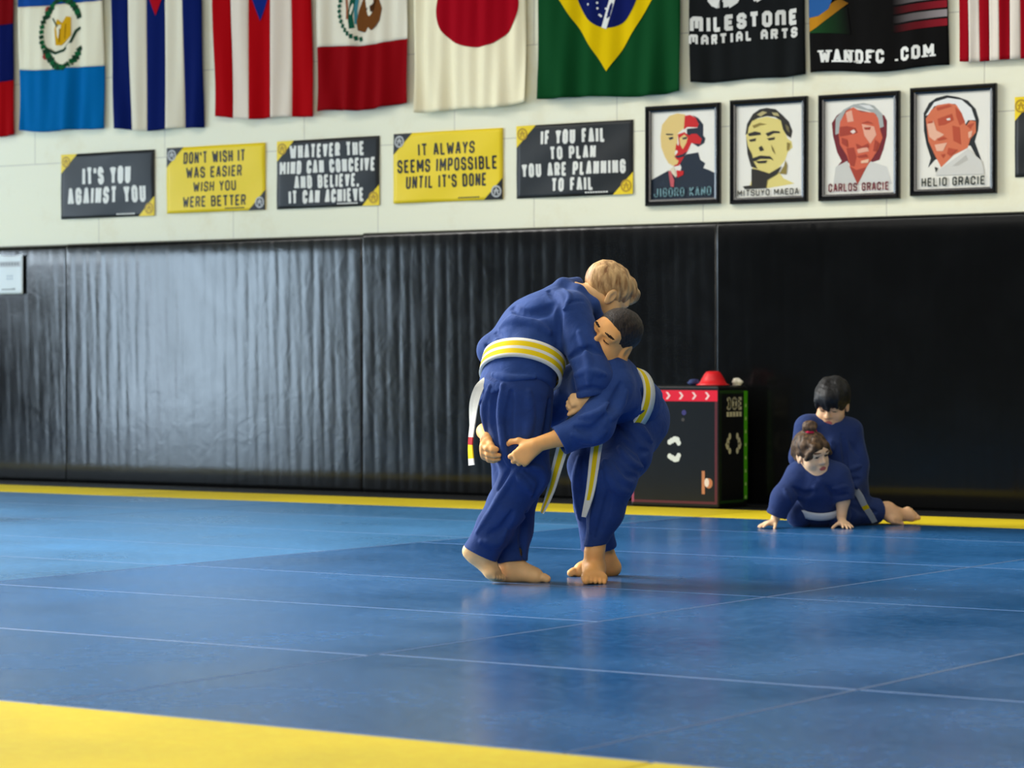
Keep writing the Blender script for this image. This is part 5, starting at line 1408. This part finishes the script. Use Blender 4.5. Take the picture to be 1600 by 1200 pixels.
def child_crawling():
    K = Frame(1272, 12.98)
    root = K.root('person', 'small child with brown topknot, propped up on both hands on the blue mat')
    hip, waist, chest, neckb = K(1282, 792, .16), K(1280, 790, .07), K(1278, 752, .0), K(1272, 730, -.01)
    rs, re, rw = K(1246, 742, .0), K(1224, 778, -.04), K.g(1212, -.03, .048)
    ls, le, lw = K(1310, 744, .0), K(1317, 782, -.02), K.g(1315, -.02, .050)
    rh, rk, ra = K(1264, 800, .16), K.g(1250, .06, .062), K.g(1262, .32, .04)
    lh, lk, la = K(1300, 800, .16), K.g(1308, .06, .062), K.g(1306, .32, .04)
    F = HeadFrame(K(1268, 707, -.04), (.56, -.78, -.24), (-.12, -.14, .96), .90)
    body = head(F, K(1272, 738, .0), .038) + chain([neckb, chest, waist, hip], [.045, .075, .075, .075], .05) + [cap(rs, ls, .036, .036, .05)]
    body += chain([rs, re, rw], [.032, .029, .022], .02) + chain([ls, le, lw], [.032, .031, .023], .02)
    body += chain([rh, rk, ra], [.06, .045, .026], .03) + chain([lh, lk, la], [.06, .045, .026], .03)
    body += hand(rw+V3(0, -.005, -.016), (-.85, -.5, -.20), (0, 0, 1), True, .112, (.10, .10, .05), .26, (.9, .1, .1))
    body += hand(lw+V3(0, -.008, -.018), (.25, -.95, -.24), (.05, 0, 1), False, .112, (.10, .10, .05), .30, (1.0, .1, .1))
    body += foot(ra, K.g(1262, .34, .036), (.1, 1, .0), (0, .1, -1), .15, 1) + foot(la, K.g(1306, .34, .036), (-.1, 1, .0), (0, .1, -1), .15, -1)
    mesh_from('body', body, .0038, [skin('light_skin', srgb(255, 210, 166)), M_brow_soft, M_eye, lips('pink_lips', srgb(200, 104, 98))], root, face_regions(F))
    e = lambda f, r, u, rf, rr, ru, kk=.012, op='add': ell(F.p(f, r, u), F.axes, (rf*F.s, rr*F.s, ru*F.s), kk, op)
    hair = [e(-.014, 0, .032, .104, .086, .086), e(-.065, -.0, -.02, .055, .066, .055, .03), e(.108, 0, -.045, .064, .082, .082, .010, 'sub'), cut(F.p(-.02, 0, -.062), -F.u+F.f*.4, .010),
            cap(F.p(.072, .045, .055), F.p(.052, .080, -.005), .018, .012, .015), cap(F.p(.074, -.030, .060), F.p(.056, -.078, .0), .016, .012, .015),
            sph(F.p(-.012, .0, .135), .030, .016), sph(F.p(-.030, .012, .142), .022, .012), sph(F.p(.006, -.008, .146), .018, .012), e(-.004, .090, -.022, .018, .016, .022, .008, 'sub'),
            ripple(F.p(0, 0, .04), .2, .004, 80, 24), ripple(F.p(0, 0, .05), .2, .002, 190, 25)]
    o = mesh_from('hair', hair, .0038, [hair_material('brown_hair', srgb(40, 28, 18), srgb(112, 84, 56), 70)], root)
    bm = bmesh.new()
    R = Matrix([list(F.f)+[0], list(F.r)+[0], list(F.u)+[0], [0, 0, 0, 1]]).transposed()
    ring = []
    for i in range(24):
        a = 2*math.pi*i/24; row = []
        for j in range(10):
            b_ = 2*math.pi*j/10; rr = .020+(.009+.002*math.sin(7*a))*math.cos(b_)
            row.append(bm.verts.new(Vector(F.p(-.012, 0, .118)) + (R.to_3x3() @ Vector((rr*math.cos(a), rr*math.sin(a), .009*math.sin(b_))))))
        ring.append(row)
    for i in range(24):
        for j in range(10): bm.faces.new((ring[i][j], ring[(i+1) % 24][j], ring[(i+1) % 24][(j+1) % 10], ring[i][(j+1) % 10]))
    obj_bm('hair_tie', bm, mat('pink_scrunchie', srgb(214, 40, 74), .7, .2), o, smooth=True)
    fr = nrm(V3(0, -1, .2))
    jk = [cap(waist+V3(0, .03, -.005), chest, .098, .112, .05, 'add', (fr, 1.25)), cap(rs+V3(.02, 0, 0), ls+V3(-.02, 0, 0), .056, .056, .05), cap(chest, K(1272, 736, .0), .09, .052, .05, 'add', (fr, 1.2)),
          group([cap(K(1256, 732, .02), K(1282, 752, -.085), .016, .015), cap(K(1292, 732, .02), K(1274, 762, -.088), .016, .015)], 'add', .012),
          tube(rs, K.g(1213, -.03, .058), .056, .048, mids=[(re, .053)], k=.03), tube(ls, K(1318, 783, -.018), .058, .050, k=.03, mids=[(K(1315, 765, -.01), .054)]),
          cap(waist, hip+V3(0, 0, .0), .095, .1, .04),
          PF([(1240, 762), (1256, 772), (1270, 768)], .010, -.012), PF([(1292, 760), (1305, 775)], .010, -.012), PF([(1226, 765), (1236, 785)], .008, .010), PF([(1300, 775), (1325, 772)], .007, -.009), PF([(1300, 764), (1325, 760)], .007, .009),
          ripple(K(1275, 765, -.02), .2, .005, 36, 61)]
    mesh_from('jacket', laid(K, jk), .005, [M_gi_dark], root)
    tr = [cap(hip, K(1282, 800, .14), .10, .095, .04), tube(rh, K.g(1261, .30, .046), .078, .044, mids=[(rk, .060)], k=.03), tube(lh, K.g(1306, .30, .046), .078, .044, mids=[(lk, .060)], k=.03), ripple(K(1275, 800, .1), .18, .005, 40, 62)]
    mesh_from('trousers', laid(K, tr), .005, [M_gi_dark], root)
    belt_loop('belt', jk[:1]+jk[6:7]+[tr[0]], K(1280, 792, .065), nrm(V3(0, -.42, .9)), (1, 0, 0), .036, [mat('belt_soft_white', srgb(206, 214, 222), .8, .2), M_by, M_br], ST_W, root, thick=.006, lift=.008)
    return root
child_blond(); child_dark(); child_kneeling(); child_crawling()
